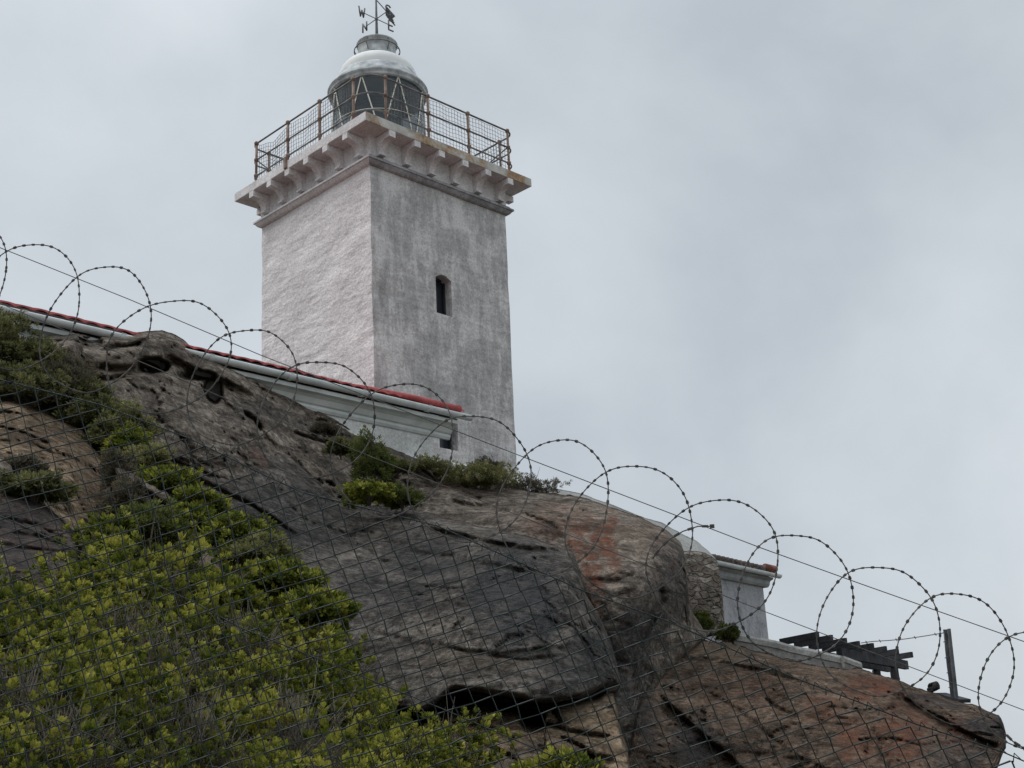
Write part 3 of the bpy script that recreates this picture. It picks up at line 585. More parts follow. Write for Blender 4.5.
# moulding, frieze, corbels
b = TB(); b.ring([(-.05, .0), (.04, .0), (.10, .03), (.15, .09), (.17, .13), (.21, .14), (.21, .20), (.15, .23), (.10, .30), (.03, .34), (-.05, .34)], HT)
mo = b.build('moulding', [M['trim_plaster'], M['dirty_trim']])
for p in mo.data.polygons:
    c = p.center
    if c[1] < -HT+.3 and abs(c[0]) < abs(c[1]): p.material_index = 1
b = TB(); b.ring([(-.3, .32), (.03, .32), (.03, .975), (-.3, .975)], HT); b.build('frieze', M['trim_plaster'])
def corbel():
    pr = [(0.0, .955)]
    prof = [(.0, .955), (.62, .955), (.62, .76), (.50, .76)]
    for i in range(1, 8):
        a = math.pi/2*i/8; prof.append((.50-.36*math.sin(a), .76-.36*(1-math.cos(a))))
    prof += [(.14, .40), (.19, .395), (.19, .345), (.0, .345)]
    return prof
cp_ = corbel()
for rz in range(4):
    for k in range(6):
        x = -2.41+k*0.966; b = MB(); n = len(cp_); wv = .115
        vs = [(x+s_*wv, -(HT+.032)-o, z) for s_ in (-1, 1) for o, z in cp_]
        fs = [(i, n+i, n+(i+1) % n, (i+1) % n) for i in range(n)]+[tuple(range(n)), tuple(range(2*n-1, n-1, -1))]
        a = -rz*math.pi/2; ca, sa = math.cos(a), math.sin(a); tb = TB()
        tb.add([(ca*p[0]-sa*p[1], sa*p[0]+ca*p[1], p[2]) for p in vs], fs)
        tb.build('corbel', M['trim_plaster'])
WS = 3.386
b = TB(); b.ring([(-3.0, .97), (-.02, .97), (0, .985), (0, 1.255), (-.02, 1.268), (-3.0, 1.268)], WS)
gs = b.build('gallery_slab', [M['trim_plaster'], M['slab'], M['coping']])
for p in gs.data.polygons:
    c = p.center
    if abs(p.normal[2]) < .8: p.material_index = 1 if (c[1] < -3.2 and abs(c[0]) < 3) else 0
b = TB(); b.box((-3.39, .55, 1.2), (.10, .16, .42), bev=.03); b.build('drain_spout', M['rust_iron'])
# railing
RL = empty_r = bpy.data.objects.new('railing', None); COL.objects.link(RL); RL.parent = LH; RL.location = (0, 0, TZ+1.268)
class RB(TB):
    def build(s, name, mats, parent=None, **k):
        v = np.array(s.v, float)-np.array([0, 0, 1.268]); return link(name, v, s.f, mats, parent or RL, (0, 0, 0), s.mi, s.sm, local=True)
A0, B0 = -2.9, 3.22
def railpath(z, off=0.0):
    pts = []
    for (cx_, cy_, r_, a0) in ((A0, A0, .67, 180), (B0, A0, .35, 270), (B0, B0, .35, 0), (A0, B0, .35, 90)):
        ccx = cx_+(r_ if cx_ < 0 else -r_); ccy = cy_+(r_ if cy_ < 0 else -r_)
        for i in range(9):
            a = R(a0+90*i/8); pts.append((ccx+(r_+off)*math.cos(a), ccy+(r_+off)*math.sin(a), z))
    return pts
for z in (3.03, 2.43, 1.86):
    b = RB(); b.tube(railpath(z), .030 if z > 3 else .026, 8, closed=True); b.build('rail', M['iron'])
pp = [-2.22, -.54, 1.14, 2.90]
posts = [(x, A0) for x in pp]+[(A0, y) for y in pp]+[(x, B0) for x in (-2.2, -.5, 1.1, 2.7)]+[(B0, y) for y in (-2.2, -.5, 1.1, 2.7)]
for i, (x, y) in enumerate(posts):
    b = RB()
    b.tube([(x, y, 1.27), (x, y, 3.06)], .042, 8)
    for z in (3.03, 2.43, 1.86): b.tube([(x, y, z-.07), (x, y, z-.03), (x, y, z+.03), (x, y, z+.07)], [.045, .075, .075, .045], 8)
    b.tube([(x, y, 1.268), (x, y, 1.31)], .085, 8)
    b.build('post', M['rust_iron'])
random.seed(3)
def netting(p0, p1, sag):
    b = RB(); p0, p1 = Vector(p0), Vector(p1); L_ = (p1-p0).length; n = max(2, int(L_/.125)); m = 12
    top = lambda u: 2.98-sag*(1-abs(2*u-1))*1.0
    def pt(u, v):
        zt = top(u); z = 1.32+(zt-1.32)*v; q = p0.lerp(p1, u)
        return (q.x+.01*math.sin(u*9+v*5), q.y+.01*math.cos(u*7-v*6), z+.015*math.sin(u*17+v*3))
    for i in range(n+1): b.tube([pt(i/n, j/6) for j in range(7)], .0068, 4)
    for j in range(m+1): b.tube([pt(i/n, j/m) for i in range(n+1)], .0068, 4)
    b.build('netting', M['netting'])
sg = [0.0, .03, .02, .0]
for a, c, s_ in ((-2.22, -.54, .0), (-.54, 1.14, .02), (1.14, 2.90, .0)):
    netting((a, A0+.04, 0), (c, A0+.04, 0), s_)
for a, c, s_ in ((-2.22, -.54, .02), (-.54, 1.14, .10), (1.14, 2.90, .26)):
    netting((A0+.04, a, 0), (A0+.04, c, 0), s_)
for a, c in ((-2.2, -.5), (-.5, 1.1), (1.1, 2.7)):
    netting((a, B0-.04, 0), (c, B0-.04, 0), .03); netting((B0-.04, a, 0), (B0-.04, c, 0), .03)
for q_ in ([(A0+.05, 2.88, 2.40), (A0+.5, 1.85, 1.32)], [(2.86, A0+.05, 2.40), (1.85, A0+.4, 1.32)]):
    b = RB(); b.tube(q_, .022, 6); b.build('brace', M['iron'])
# lantern
LC = (-0.07, 0.07, 0)
b = TB(); b.lathe([(1.52, 1.27), (1.52, 2.05), (1.60, 2.06), (1.60, 2.22), (1.48, 2.24)], 48, 0, LC); b.build('lantern_base', M['old_metal'])
b = TB(); b.lathe([(1.50, 2.24), (1.50, 4.50)], 48, 0, LC); lgz = b.build('lantern_glazing', M['glass'])
b = TB(); b.lathe([(.02, 2.3), (.45, 2.3), (.45, 2.5)]+[(.62+.16*math.sin(math.pi*i/24)+(.03 if i % 2 else 0), 2.5+1.7*i/24) for i in range(25)]+[(.40, 4.25), (.02, 4.35)], 32, 0, LC, False); b.build('lens', M['lens'], lgz)
b = TB()
na = 8
for i in range(na):
    a0_ = 2*math.pi*i/na+.15; a1_ = 2*math.pi*(i+1)/na+.15; am = (a0_+a1_)/2
    for s0, s1 in ((a0_, am), (a1_, am)):
        b.tube([(LC[0]+1.525*math.cos(s0+(s1-s0)*t/6), LC[1]+1.525*math.sin(s0+(s1-s0)*t/6), 2.24+2.24*t/6) for t in range(7)], .022, 6)
for z in (3.24,): b.tube([(LC[0]+1.515*math.cos(2*math.pi*i/48), LC[1]+1.515*math.sin(2*math.pi*i/48), z) for i in range(48)], .012, 5, closed=True)
b.build('lantern_frame', M['pale_gold'], lgz)
b = TB(); b.lathe([(1.49, 4.46), (1.60, 4.46), (1.61, 4.50), (1.61, 4.58), (1.66, 4.60), (1.66, 4.645), (1.56, 4.78), (1.47, 4.90), (1.38, 5.04), (1.34, 5.12), (1.31, 5.12)], 64, 0, LC); b.build('lantern_cornice', M['old_metal'])
prof = [(1.30, 5.10), (1.305, 5.16)]+[(1.30*math.cos(a), 5.16+.81*math.sin(a)) for a in np.linspace(.03, 1.09, 14)]
b = TB(); b.lathe(prof, 64, 0, LC); b.build('dome', M['white_metal'])
b = TB(); b.lathe([(.58, 5.86), (.66, 5.90), (.66, 5.95), (.63, 5.97), (.63, 6.42), (.69, 6.45), (.69, 6.49), (.30, 6.58), (.07, 6.66), (.05, 6.70)], 48, 0, LC); dr = b.build('vent_drum', M['old_metal'])
b = TB(); b.tube([(LC[0]+.76*math.cos(2*math.pi*i/48), LC[1]+.76*math.sin(2*math.pi*i/48), 6.24) for i in range(48)], .018, 6, closed=True)
for i in range(6):
    a = 2*math.pi*i/6+.4; b.tube([(LC[0]+.62*math.cos(a), LC[1]+.62*math.sin(a), 6.44), (LC[0]+.74*math.cos(a), LC[1]+.74*math.sin(a), 6.37), (LC[0]+.76*math.cos(a), LC[1]+.76*math.sin(a), 6.24), (LC[0]+.64*math.cos(a), LC[1]+.64*math.sin(a), 6.02)], .014, 5)
b.build('hand_ring', M['iron'], dr)
# weather vane (arms in world directions, built in the tower frame)
WV = bpy.data.objects.new('weather_vane', None); COL.objects.link(WV); WV.parent = LH; WV.location = (LC[0], LC[1], TZ+6.62)
class VB(MB):
    def build(s, name, mats, parent=None, **k): return link(name, np.array(s.v, float), s.f, mats, parent or WV, (0, 0, 0), s.mi, s.sm, local=True)
ctw, stw = math.cos(-TA), math.sin(-TA)
def wd(x, y, z): return (ctw*x-stw*y, stw*x+ctw*y, z)
b = VB(); b.tube([(0, 0, .0), (0, 0, .25), (0, 0, .9), (0, 0, 2.0)], [.085, .055, .042, .028], 8); b.tube([(0, 0, .84), (0, 0, .96)], .05, 8); b.build('spindle', M['vane'])
b = VB(); q = .54
for dx, dy in ((1, 1), (-1, -1), (-1, 1), (1, -1)): b.tube([wd(0, 0, .90), wd(dx*q*.75, dy*q*.75, .90)], .016, 6)
b.build('cross_arm', M['vane'])
STROKES = {'N': [((0, 0), (0, 1)), ((0, 1), (.7, 0)), ((.7, 0), (.7, 1))], 'E': [((0, 0), (0, 1)), ((0, 1), (.65, 1)), ((0, .5), (.55, .5)), ((0, 0), (.65, 0))],
           'W': [((0, 1), (.2, 0)), ((.2, 0), (.4, .7)), ((.4, .7), (.6, 0)), ((.6, 0), (.8, 1))],
           'S': [((.65, .85), (.5, 1)), ((.5, 1), (.15, 1)), ((.15, 1), (0, .8)), ((0, .8), (.1, .55)), ((.1, .55), (.55, .45)), ((.55, .45), (.65, .2)), ((.65, .2), (.5, 0)), ((.5, 0), (.15, 0)), ((.15, 0), (0, .15))]}
def letter(ch, cx_, cy_, ux, uy, h=.30):
    b = VB()
    for (x0, y0), (x1, y1) in STROKES[ch]:
        P0 = wd(cx_+ux*(x0-.35)*h*1.0, cy_+uy*(x0-.35)*h*1.0, .90+(y0-.5)*h*1.25); P1 = wd(cx_+ux*(x1-.35)*h, cy_+uy*(x1-.35)*h, .90+(y1-.5)*h*1.25)
        b.tube([P0, P1], .028, 5)
    b.build('letter', M['vane'])
d = .45
letter('E', d, d, .75, .66); letter('W', -d, -d, .75, .66); letter('N', -d, d, .75, -.66, .28); letter('S', d, -d, .75, .66)
b = VB()     # wind arrow with ribbed tail above the letters
tx, ty = .62, -.30
dirv = Vector((.36, .93, 0)).normalized()
for s_, e_ in ((-.75, 1.2),): b.tube([wd(dirv.x*s_, dirv.y*s_, 1.66), wd(dirv.x*e_, dirv.y*e_, 1.66)], .018, 6)
for k in range(7):
    zz = 1.66+(k-3)*.060; s0 = .70+.03*abs(k-3); s1 = 1.22+.06*abs(k-3)
    b.tube([wd(dirv.x*s0, dirv.y*s0, zz), wd(dirv.x*s1, dirv.y*s1, zz)], .024, 5)
for s_ in (.74, .98, 1.2): b.tube([wd(dirv.x*s_, dirv.y*s_, 1.47), wd(dirv.x*s_, dirv.y*s_, 1.85)], .02, 5)
b.add([wd(-dirv.x*.72, -dirv.y*.72, 1.80), wd(-dirv.x*.72, -dirv.y*.72, 1.52), wd(-dirv.x*1.0, -dirv.y*1.0, 1.66), wd(-dirv.x*.72+.02, -dirv.y*.72, 1.80), wd(-dirv.x*.72+.02, -dirv.y*.72, 1.52), wd(-dirv.x*1.0+.02, -dirv.y*1.0, 1.66)], [(0, 1, 2), (5, 4, 3), (0, 3, 4, 1), (1, 4, 5, 2), (2, 5, 3, 0)])
b.build('wind_arrow', M['vane'])

# ================================================================== HOUSE with the red roof edge
EZ = 11.25
P0 = atz(461., 411., EZ); P1 = atz(-60., 288.5, EZ); e = P1-P0; EL = math.hypot(e[0], e[1]); e = e/EL
nrm = np.array([e[1], -e[0], 0.]);          # outward (towards the camera)
if nrm[1] > 0: nrm = -nrm
HS = empty('keeper_house', (P0[0], P0[1], 9.4), 'low white house with red tiled roof edge in front of the tower', 'house')
def hp(u, o, z): return P0+e*u+nrm*o+np.array([0, 0, z])
def hsweep(b, prof, u0, u1, mi=0, sm=False): b.sweep(prof, hp(u0, 0, 0), hp(u1, 0, 0), nrm, mi, sm)
b = MB(); hsweep(b, [(-.40, -.86), (-.43, -2.6), (-3.6, -2.6), (-3.6, -.20), (-.42, -.20)], .62, EL+6); b.build('wall', M['house_wall'], HS)
b = MB(); hsweep(b, [(-.36, -1.30), (-.30, -1.33), (-.28, -2.5), (-.42, -2.5), (-.42, -1.25)], -1.4, EL+6); b.build('plinth', M['house_wall'], HS)
b = MB(); hsweep(b, [(-.42, -.70), (-.36, -.70), (-.32, -.64), (-.32, -.58), (-.27, -.55), (-.20, -.44), (-.12, -.39), (-.02, -.36), (-.02, -.27), (-.42, -.20)], .10, EL+6); b.build('cornice', M['cornice'], HS)
gp = [(.06+.115*math.cos(a), -.13+.105*math.sin(a)) for a in np.linspace(math.pi, 2*math.pi, 12)]+[(.17, -.115), (.06, -.12), (-.05, -.115)]
b = MB(); hsweep(b, gp, -.28, EL+6, sm=False); gt = b.build('gutter', M['gutter'], HS)
for p in gt.data.polygons: p.use_smooth = len(p.vertices) == 4
for k in range(7):
    b = MB(); u = 1.15+k*2.1; hsweep(b, [(.06+.13*math.cos(a), -.13+.125*math.sin(a)) for a in np.linspace(math.pi, 2*math.pi, 12)]+[(.20, -.11), (.06, -.12), (-.08, -.11)], u, u+.10); b.build('gutter_bracket', M['gutter'], gt)
# roof: wavy tile courses seen at the eave
b = MB(); nu = int((EL+6)/.045); rows = ((.115, -.045), (.12, .005), (-.25, .045), (-3.4, .74))
vs = []
for i in range(nu+1):
    u = i*.045; wv_ = .019*(abs(math.sin(u*math.pi/.36))*2-1); stg = .012*math.sin(u*1.3)
    for j, (o, z) in enumerate(rows): vs.append(hp(u, o+(.008*math.sin(u*9) if j < 2 else 0), z+wv_*(.28 if j else 1.15)+stg))
fs = [(i*4+j, (i+1)*4+j, (i+1)*4+j+1, i*4+j+1) for i in range(nu) for j in range(3)]
fs += [(nu*4+3, 3, 0, nu*4)]
b.add(vs, fs, 0, True); b.build('roof', M['red_tile'], HS)
b = MB(); b.tube([hp(.20, .14, -.01), hp(.20, -.3, .08), hp(.20, -3.4, .78)], .10, 10); b.build('verge_tile', M['red_tile'], HS)
b = MB(); b.tube([hp(.16, .05, .0), hp(1.6, .05, .015), hp(3.2, .0, .0), hp(4.5, -.15, -.02)], [.105, .095, .07, .03], 10); b.build('ridge_roll', M['red_tile'], HS)
b = MB(); hsweep(b, [(.10, -.095), (.13, -.105), (.13, -.115), (-.35, -.125), (-.35, -.10)], .05, EL+6); b.build('eave_board', M['dark_timber'], HS)

# ================================================================== HUT at right
hz = float(at(720, 562, 38)[2]); H0 = atz(716., 560.5, hz); H1 = atz(779., 574.5, hz)
he = H1-H0; hl = math.hypot(he[0], he[1]); he = he/hl; hn = np.array([he[1], -he[0], 0]);
if hn[1] > 0: hn = -hn
HU = empty('hut', (H1[0], H1[1], hz-3.2), 'small grey white hut with a clay tiled eave behind the rubble wall', 'hut')
def up(u, o, z): return H1-he*u+hn*o+np.array([0, 0, z])     # u from the right end leftwards
def usweep(b, prof, u0, u1): b.sweep(prof, up(u0, 0, 0), up(u1, 0, 0), hn)
LU = hl+4
b = MB(); usweep(b, [(-.42, -.30), (-.42, -3.4), (-3.2, -3.4), (-3.2, -.3)], .36, LU); b.build('wall', M['hut_wall'], HU)
b = MB(); usweep(b, [(-.418, -.38), (-.33, -.38), (-.27, -.31), (-.24, -.20), (-.12, -.15), (-.12, -.10), (-3.3, -.10), (-3.3, -.38)], .18, LU); b.build('cornice', M['hut_trim'], HU)
b = MB(); gq = [(.10*math.cos(a), -.02+.11*math.sin(a)) for a in np.linspace(math.pi, 2*math.pi, 10)]+[(.0, -.01)]
usweep(b, gq, -.02, LU); b.build('gutter', M['gutter'], HU)
b = MB(); b.add([up(.25, .02, .05), up(LU, .02, .05), up(LU, -1.8, .42), up(.25, -1.8, .42), up(.25, .02, -.06), up(LU, .02, -.06), up(LU, -3.2, -.06), up(.25, -3.2, -.06), up(.25, -3.2, .05), up(LU, -3.2, .05)],
            [(0, 1, 2, 3), (3, 2, 9, 8), (0, 4, 5, 1), (4, 7, 6, 5), (0, 3, 8, 7, 4), (1, 5, 6, 9, 2), (7, 8, 9, 6)]); b.build('roof', M['dark_tile'], HU)
for k in range(14):
    u = .75+k*.26; b = MB(); b.tube([up(u, .06, .08), up(u, -.6, .21), up(u, -1.7, .43)], .085, 8); b.build('roof_tile', M['dark_tile'], HU)
b = MB(); b.tube([up(.30, .02, .13), up(.95, .02, .13)], .115, 10); b.tube([up(.38, .04, .11), up(.38, -1.7, .46)], .10, 8); b.build('verge_tile', M['orange_tile'], HU)
# rubble wall with plaster cap
rock('rubble_wall', 'rough brown rubble stone wall end beside the grey hut', 'wall', [(676, 552), (690, 550), (705, 553), (717, 560), (721, 580), (723, 600), (725, 626)], [(676, 640), (700, 636), (716, 634), (725, 632)],
     [(680, 560, 30.6), (700, 590, 30.4), (722, 570, 30.9), (722, 625, 30.8), (690, 635, 30.2)], M['rubble'],
     stains=[(TN, 705, 590, 30, 50, .8)], roll=(.3, 5, .2, 5, .5, 6), seed=33, thick=1.5, amp=.35, step=1.2, jit=.8, blk=.5)
rock('plaster_capped_wall', 'smooth pale plaster capped wall behind the rusty boulder', 'wall', [(540, 490), (560, 489), (575, 492), (600, 500), (640, 516), (662, 523), (684, 535), (697, 541), (708, 550), (716, 559)], [(540, 505), (575, 512), (640, 540), (690, 562), (705, 566), (716, 563)],
     [(545, 495, 33), (600, 505, 32.6), (660, 530, 32), (714, 560, 31.4), (680, 555, 31.4), (600, 515, 32.2)], M['cap'], roll=(.9, 12, .2, 5, .4, 5), seed=36, thick=1.2, amp=.1, step=2, jit=.6)
# coping ledge
def block(name, label, pts, Y0, Y1, hpx, depth, m, group, seed):
    (xa, ya), (xb, yb) = pts; A, B = at(xa, ya, Y0), at(xb, yb, Y1); h = hpx*30/1300*1.02
    d = B-A; L_ = np.linalg.norm(d); n_ = max(8, int(L_/.12)); vs = []; back = np.array([-d[1], d[0], 0]); back /= np.linalg.norm(back)
    if back[1] < 0: back = -back
    prof = [(0, -h), (-.03, -h*.55), (-.06, -h*.5), (-.06, -.06), (-.02, 0), (depth*.5, .03), (depth, .02), (depth, -h)]
    for i in range(n_+1):
        for j, (o, z) in enumerate(prof):
            p = A+d*i/n_+back*o+np.array([0, 0, z]); q = .016*np.array([vnoise(np.array(p[0]*2.1), np.array(p[1]*2.1), np.array(p[2]*2.1+seed+k*9), 71) for k in range(3)]); vs.append(p+q)
    k = len(prof); fs = [(i*k+j, i*k+(j+1) % k, (i+1)*k+(j+1) % k, (i+1)*k+j) for i in range(n_) for j in range(k)]+[tuple(range(k-1, -1, -1)), tuple(range(n_*k, n_*k+k))]
    b = MB(); b.add(vs, fs); o = b.build(name, m); tag(o, label, 'coping', group)
block('coping_stone', 'long pale grey coping ledge in front of the grey hut', ((733, 632), (841, 656)), 30.2, 30.6, 15, .9, M['coping'], 'coping stones on the cliff top', 1)
block('coping_stone', 'short end coping block nearest the dark pergola', ((843, 656), (861, 662)), 30.4, 30.5, 12, .8, M['coping'], 'coping stones on the cliff top', 5)

# ================================================================== PERGOLA
pz = 5.6
ends = [(818, 635), (832, 638), (846, 641), (859, 644), (873, 646), (886, 649), (898, 651.5), (912, 654.6)]
PG = empty('pergola', (11.4, 42.0, 2.5), 'dark timber pergola with stepped rafters behind the cliff edge', 'pergola')
E0 = atz(*ends[0], pz); E7 = atz(*ends[-1], pz); rowd = (E7-E0)/7
rd = np.array([-.54, .90, 0])*1.45
for k in range(8):
    A = atz(*ends[k], pz); Bp = A+rd*1.0; d = (Bp-A); b = MB(); ang = math.atan2(d[1], d[0])
    b.box((A+Bp)/2, (np.linalg.norm(d), .10, .18), Matrix.Rotation(ang, 3, 'Z')); b.build('rafter', M['dark_timber'], PG)
for f_, zz in ((.34, -.25), (.85, -.25)):
    A = E0+rd*f_+rowd*2.2+np.array([0, 0, zz]); Bp = E7+rd*f_+rowd*.45+np.array([0, 0, zz]); d = Bp-A; b = MB()
    b.box((A+Bp)/2, (np.linalg.norm(d), .14, .28), Matrix.Rotation(math.atan2(d[1], d[0]), 3, 'Z')); b.build('beam', M['dark_timber'], PG)
    for t in (.12, .78):
        q = A+d*t; b = MB(); b.box((q[0], q[1], 2.5+(q[2]-.14-2.5)/2), (.22, .22, q[2]-.14-2.5)); b.build('post', M['dark_timber'], PG)

# ================================================================== RIDGE FENCE POST, barbed wire, stone, plank
A = at(955.5, 692, 26.5); T = at(948.5, 629, 26.5)
b = MB(); d = Vector(T-A); ax = d.normalized(); q = ax.to_track_quat('Z', 'Y').to_matrix()
b.box((A+T)/2-np.array(d)*.1, (.13, .05, d.length*1.2), q); b.box((A+T)/2-np.array(d)*.1+np.array([-.045, .065, 0]), (.035, .08, d.length*1.2), q)
o = b.build('fence_post', M['post']); tag(o, 'leaning grey steel fence post standing on the cliff edge at right', 'fence post')
def barbed(name, label, pts, Y, r, step, blen, m, drop=0):
    P = [Vector(at(x, y, yy)) for x, y, yy in pts]; b = MB(); b.tube(P, r, 5)
    acc = 0
    for i in range(len(P)-1):
        d = P[i+1]-P[i]; n = max(1, int(d.length/step))
        for k in range(n):
            c = P[i]+d*((k+.5)/n); t = d.normalized()
            for s_ in (-1, 1):
                v = t.cross(Vector((0, s_, .4))).normalized()*blen; b.tube([c-v+t*blen*.4*s_, c+v-t*blen*.4*s_], r*.9, 4)
    o = b.build(name, m); tag(o, label, 'barbed wire'); return o
barbed('barbed_wire', 'sagging barbed wire strand running left from the ridge fence post', [(861, 643, 27.6), (872, 641.5, 27.4), (888, 640.5, 27.2), (905, 639, 27), (925, 636, 26.8), (946, 632.5, 26.5)], 0, .010, .5, .030, M['post'])
barbed('barbed_wire', 'barbed wire hanging down beside the ridge fence post', [(944, 633, 26.4), (945.5, 650, 26.4), (947, 665, 26.4), (949, 680, 26.4), (951, 694, 26.4)], 0, .010, .2, .030, M['post'])
rock('round_stone', 'small round dark stone perched on the cliff edge by the post', 'rock', [(932, 686), (933.5, 682.5), (936, 681), (938.5, 682.5), (940, 686)], [(932, 689), (936, 691), (940, 689)], [(931, 686, 26.8), (936, 686, 26.6), (941, 686, 26.8), (936, 691, 26.7)], M['brown_rock'], roll=(.2, 5, .1, 3, .2, 4), seed=40, thick=.3, amp=.05, step=1, jit=.2, stains=[(DK, 936, 686, 12, 12, 1)])
A, Bp = at(941, 690.5, 26.9), at(966, 697, 26.3); d = Vector(Bp-A); b = MB(); b.box((A+Bp)/2+np.array([0, .1, -.07]), (d.length, .30, .07), d.to_track_quat('X', 'Z').to_matrix()); o = b.build('plank', M['dark_timber']); tag(o, 'dark plank lying at the foot of the ridge fence post', 'plank')

# ================================================================== VEGETATION
def leaf_mesh(name, seed, n, per, llen, wid, rad, m, spread=(.5, 1.25), upb=.55, shell=(.55, 1.0), lobes=5, hgt=None, tintb=.5, floor=-.12, gap=.0):
    rng = np.random.default_rng(seed); rx, ry, rz = rad
    d = rng.normal(size=(n*3, 3)); d /= np.linalg.norm(d, axis=1)[:, None]; d = d[d[:, 2] > floor][:n]
    lob = 1+(.55 if lobes > 5 else .30)*fbm(d[:, 0]*1.7+seed, d[:, 1]*1.7, d[:, 2]*1.7, 3, seed)
    if gap: keep = fbm(d[:, 0]*2.6, d[:, 1]*2.6, d[:, 2]*2.6+seed, 3, seed+9) > -gap; d, lob = d[keep], lob[keep]
    k = len(d); r = rng.uniform(*shell, size=k)**.6*lob
    C = d*r[:, None]*np.array([rx, ry, rz]); ax = d*np.array([1, 1, .7])+np.array([0, 0, upb])+rng.normal(size=(k, 3))*.18; ax /= np.linalg.norm(ax, axis=1)[:, None]
    base_t = np.clip(tintb+.30*fbm(C[:, 0]*2.4/rx, C[:, 1]*2.4/ry, C[:, 2]*2.4/rz, 3, seed+4)+rng.normal(size=k)*.13, 0, 1)
    ref = np.where(np.abs(ax[:, 2:3]) < .9, np.array([[0, 0, 1.]]), np.array([[1., 0, 0]])); ux = np.cross(ax, ref); ux /= np.linalg.norm(ux, axis=1)[:, None]; uy = np.cross(ax, ux)
    V = []; T = []
    for j in range(per):
        az = 2.4*j+rng.uniform(0, .6, k); til = spread[0]+(spread[1]-spread[0])*j/per+rng.normal(size=k)*.13
        side = ux*np.cos(az)[:, None]+uy*np.sin(az)[:, None]; ld = ax*np.cos(til)[:, None]+side*np.sin(til)[:, None]
        wdv = np.cross(ld, ax); wdv /= np.linalg.norm(wdv, axis=1)[:, None]+1e-9
        l = llen*rng.uniform(.7, 1.2, k)[:, None]; c0 = C+ax*(llen*.45*(1-j/per)); nrm_ = np.cross(wdv, ld)
        V.append(np.stack([c0+ld*l*.08, c0+ld*l*.6+wdv*l*wid-nrm_*l*.08, c0+ld*l+nrm_*l*.04, c0+ld*l*.6-wdv*l*wid-nrm_*l*.08], 1))
        T.append(np.repeat(np.clip(base_t+.45*(1-j/per)-.26, 0, 1)[:, None], 4, 1))
    V = np.concatenate(V).reshape(-1, 3); T = np.concatenate(T).ravel(); nq = len(V)//4
    me = bpy.data.meshes.new(name); me.from_pydata(V.tolist(), [], np.arange(nq*4).reshape(-1, 4).tolist()); me.materials.append(m)
    a = me.attributes.new('tint', 'FLOAT', 'POINT'); a.data.foreach_set('value', T.astype(np.float32)); me.update()
    return me
def stem_mesh(name, seed, n, rad, r0, m, out=.85):
    rng = np.random.default_rng(seed); b = MB()
    for i in range(n):
        a = rng.uniform(0, 6.28); t = rng.uniform(.1, 1.0); tip = np.array([math.cos(a)*rad[0]*t, math.sin(a)*rad[1]*t, rad[2]*math.sqrt(max(.05, 1-t*t*.8))])*out
        mid = tip*.5+rng.normal(size=3)*.06; mid[2] = tip[2]*.42; b.tube([(0, 0, -.25), tuple(mid*.45), tuple(mid), tuple(tip)], [r0, r0*.8, r0*.6, r0*.3], 5)
        for k in range(2): q = tip+rng.normal(size=3)*rad[0]*.25; b.tube([tuple(mid), tuple((mid+q)/2+rng.normal(size=3)*.03), tuple(q)], [r0*.5, r0*.4, r0*.2], 4)
    me = bpy.data.meshes.new(name); me.from_pydata(b.v, [], b.f); me.materials.append(m); me.update(); return me
def plant(name, label, cat, fol, stem, loc, sc, rz, group=None):
    o = empty(name, loc, label, cat, group, rz); o.scale = sc
    f_ = bpy.data.objects.new('foliage', fol); COL.objects.link(f_); f_.parent = o
    if stem is not None: s_ = bpy.data.objects.new('stem', stem); COL.objects.link(s_); s_.parent = o
    return o
BR = (.62, .62, .62)
near_f = [leaf_mesh('foliage', 100+i, 760, 10, .058, .31, BR, M['leaf'], gap=.10, shell=(.2, 1.05), lobes=9, tintb=(.60, .72, .42, .64)[i], spread=(.35, 1.35)) for i in range(4)]
near_s = [stem_mesh('stem', 120+i, 22, BR, .013, M['stem']) for i in range(4)]
def onslope(x, y):
    d = ray(x, y); lo, hi = 5.5, 30.0
    for Y in np.arange(5.5, 26, .1):
        p = CAM+d*Y/d[1]
        if terrain(p[0:1], p[1:2])[0] > p[2]: return p
    return None
edge = [(-80, 580), (0, 582), (60, 590), (85, 560), (105, 530), (150, 522), (200, 536), (250, 562), (300, 606), (350, 648), (400, 690), (430, 722), (455, 755), (480, 790), (520, 860), (600, 900)]
ex, ey = np.array(edge).T
random.seed(11)
protos = []
cnt = 0
pos = []
for yy in np.arange(545, 870, 14):
    for xx in np.arange(-90, 540, 34):
        x = xx+random.uniform(-16, 16); y = yy+random.uniform(-7, 7)
        if y < np.interp(x, ex, ey)+4: continue
        p = at(x, y, 8)
        # slope point under this pixel
        d = ray(x, y); Y = np.arange(6.2, 24, .05); pts = CAM+d[None]*(Y/d[1])[:, None]; hit = np.nonzero(terrain(pts[:, 0], pts[:, 1])+.30 > pts[:, 2])[0]
        if len(hit) == 0: continue
        q = pts[hit[0]]; pos.append((x, y, q))
kept = []
for x, y, q in pos:
    if all((q[0]-k[2][0])**2+(q[1]-k[2][1])**2 > (.60*min(1.1, max(.6, q[1]/11)))**2 for k in kept): kept.append((x, y, q))
random.shuffle(kept)
kept = kept[:int(len(kept)*.97)]
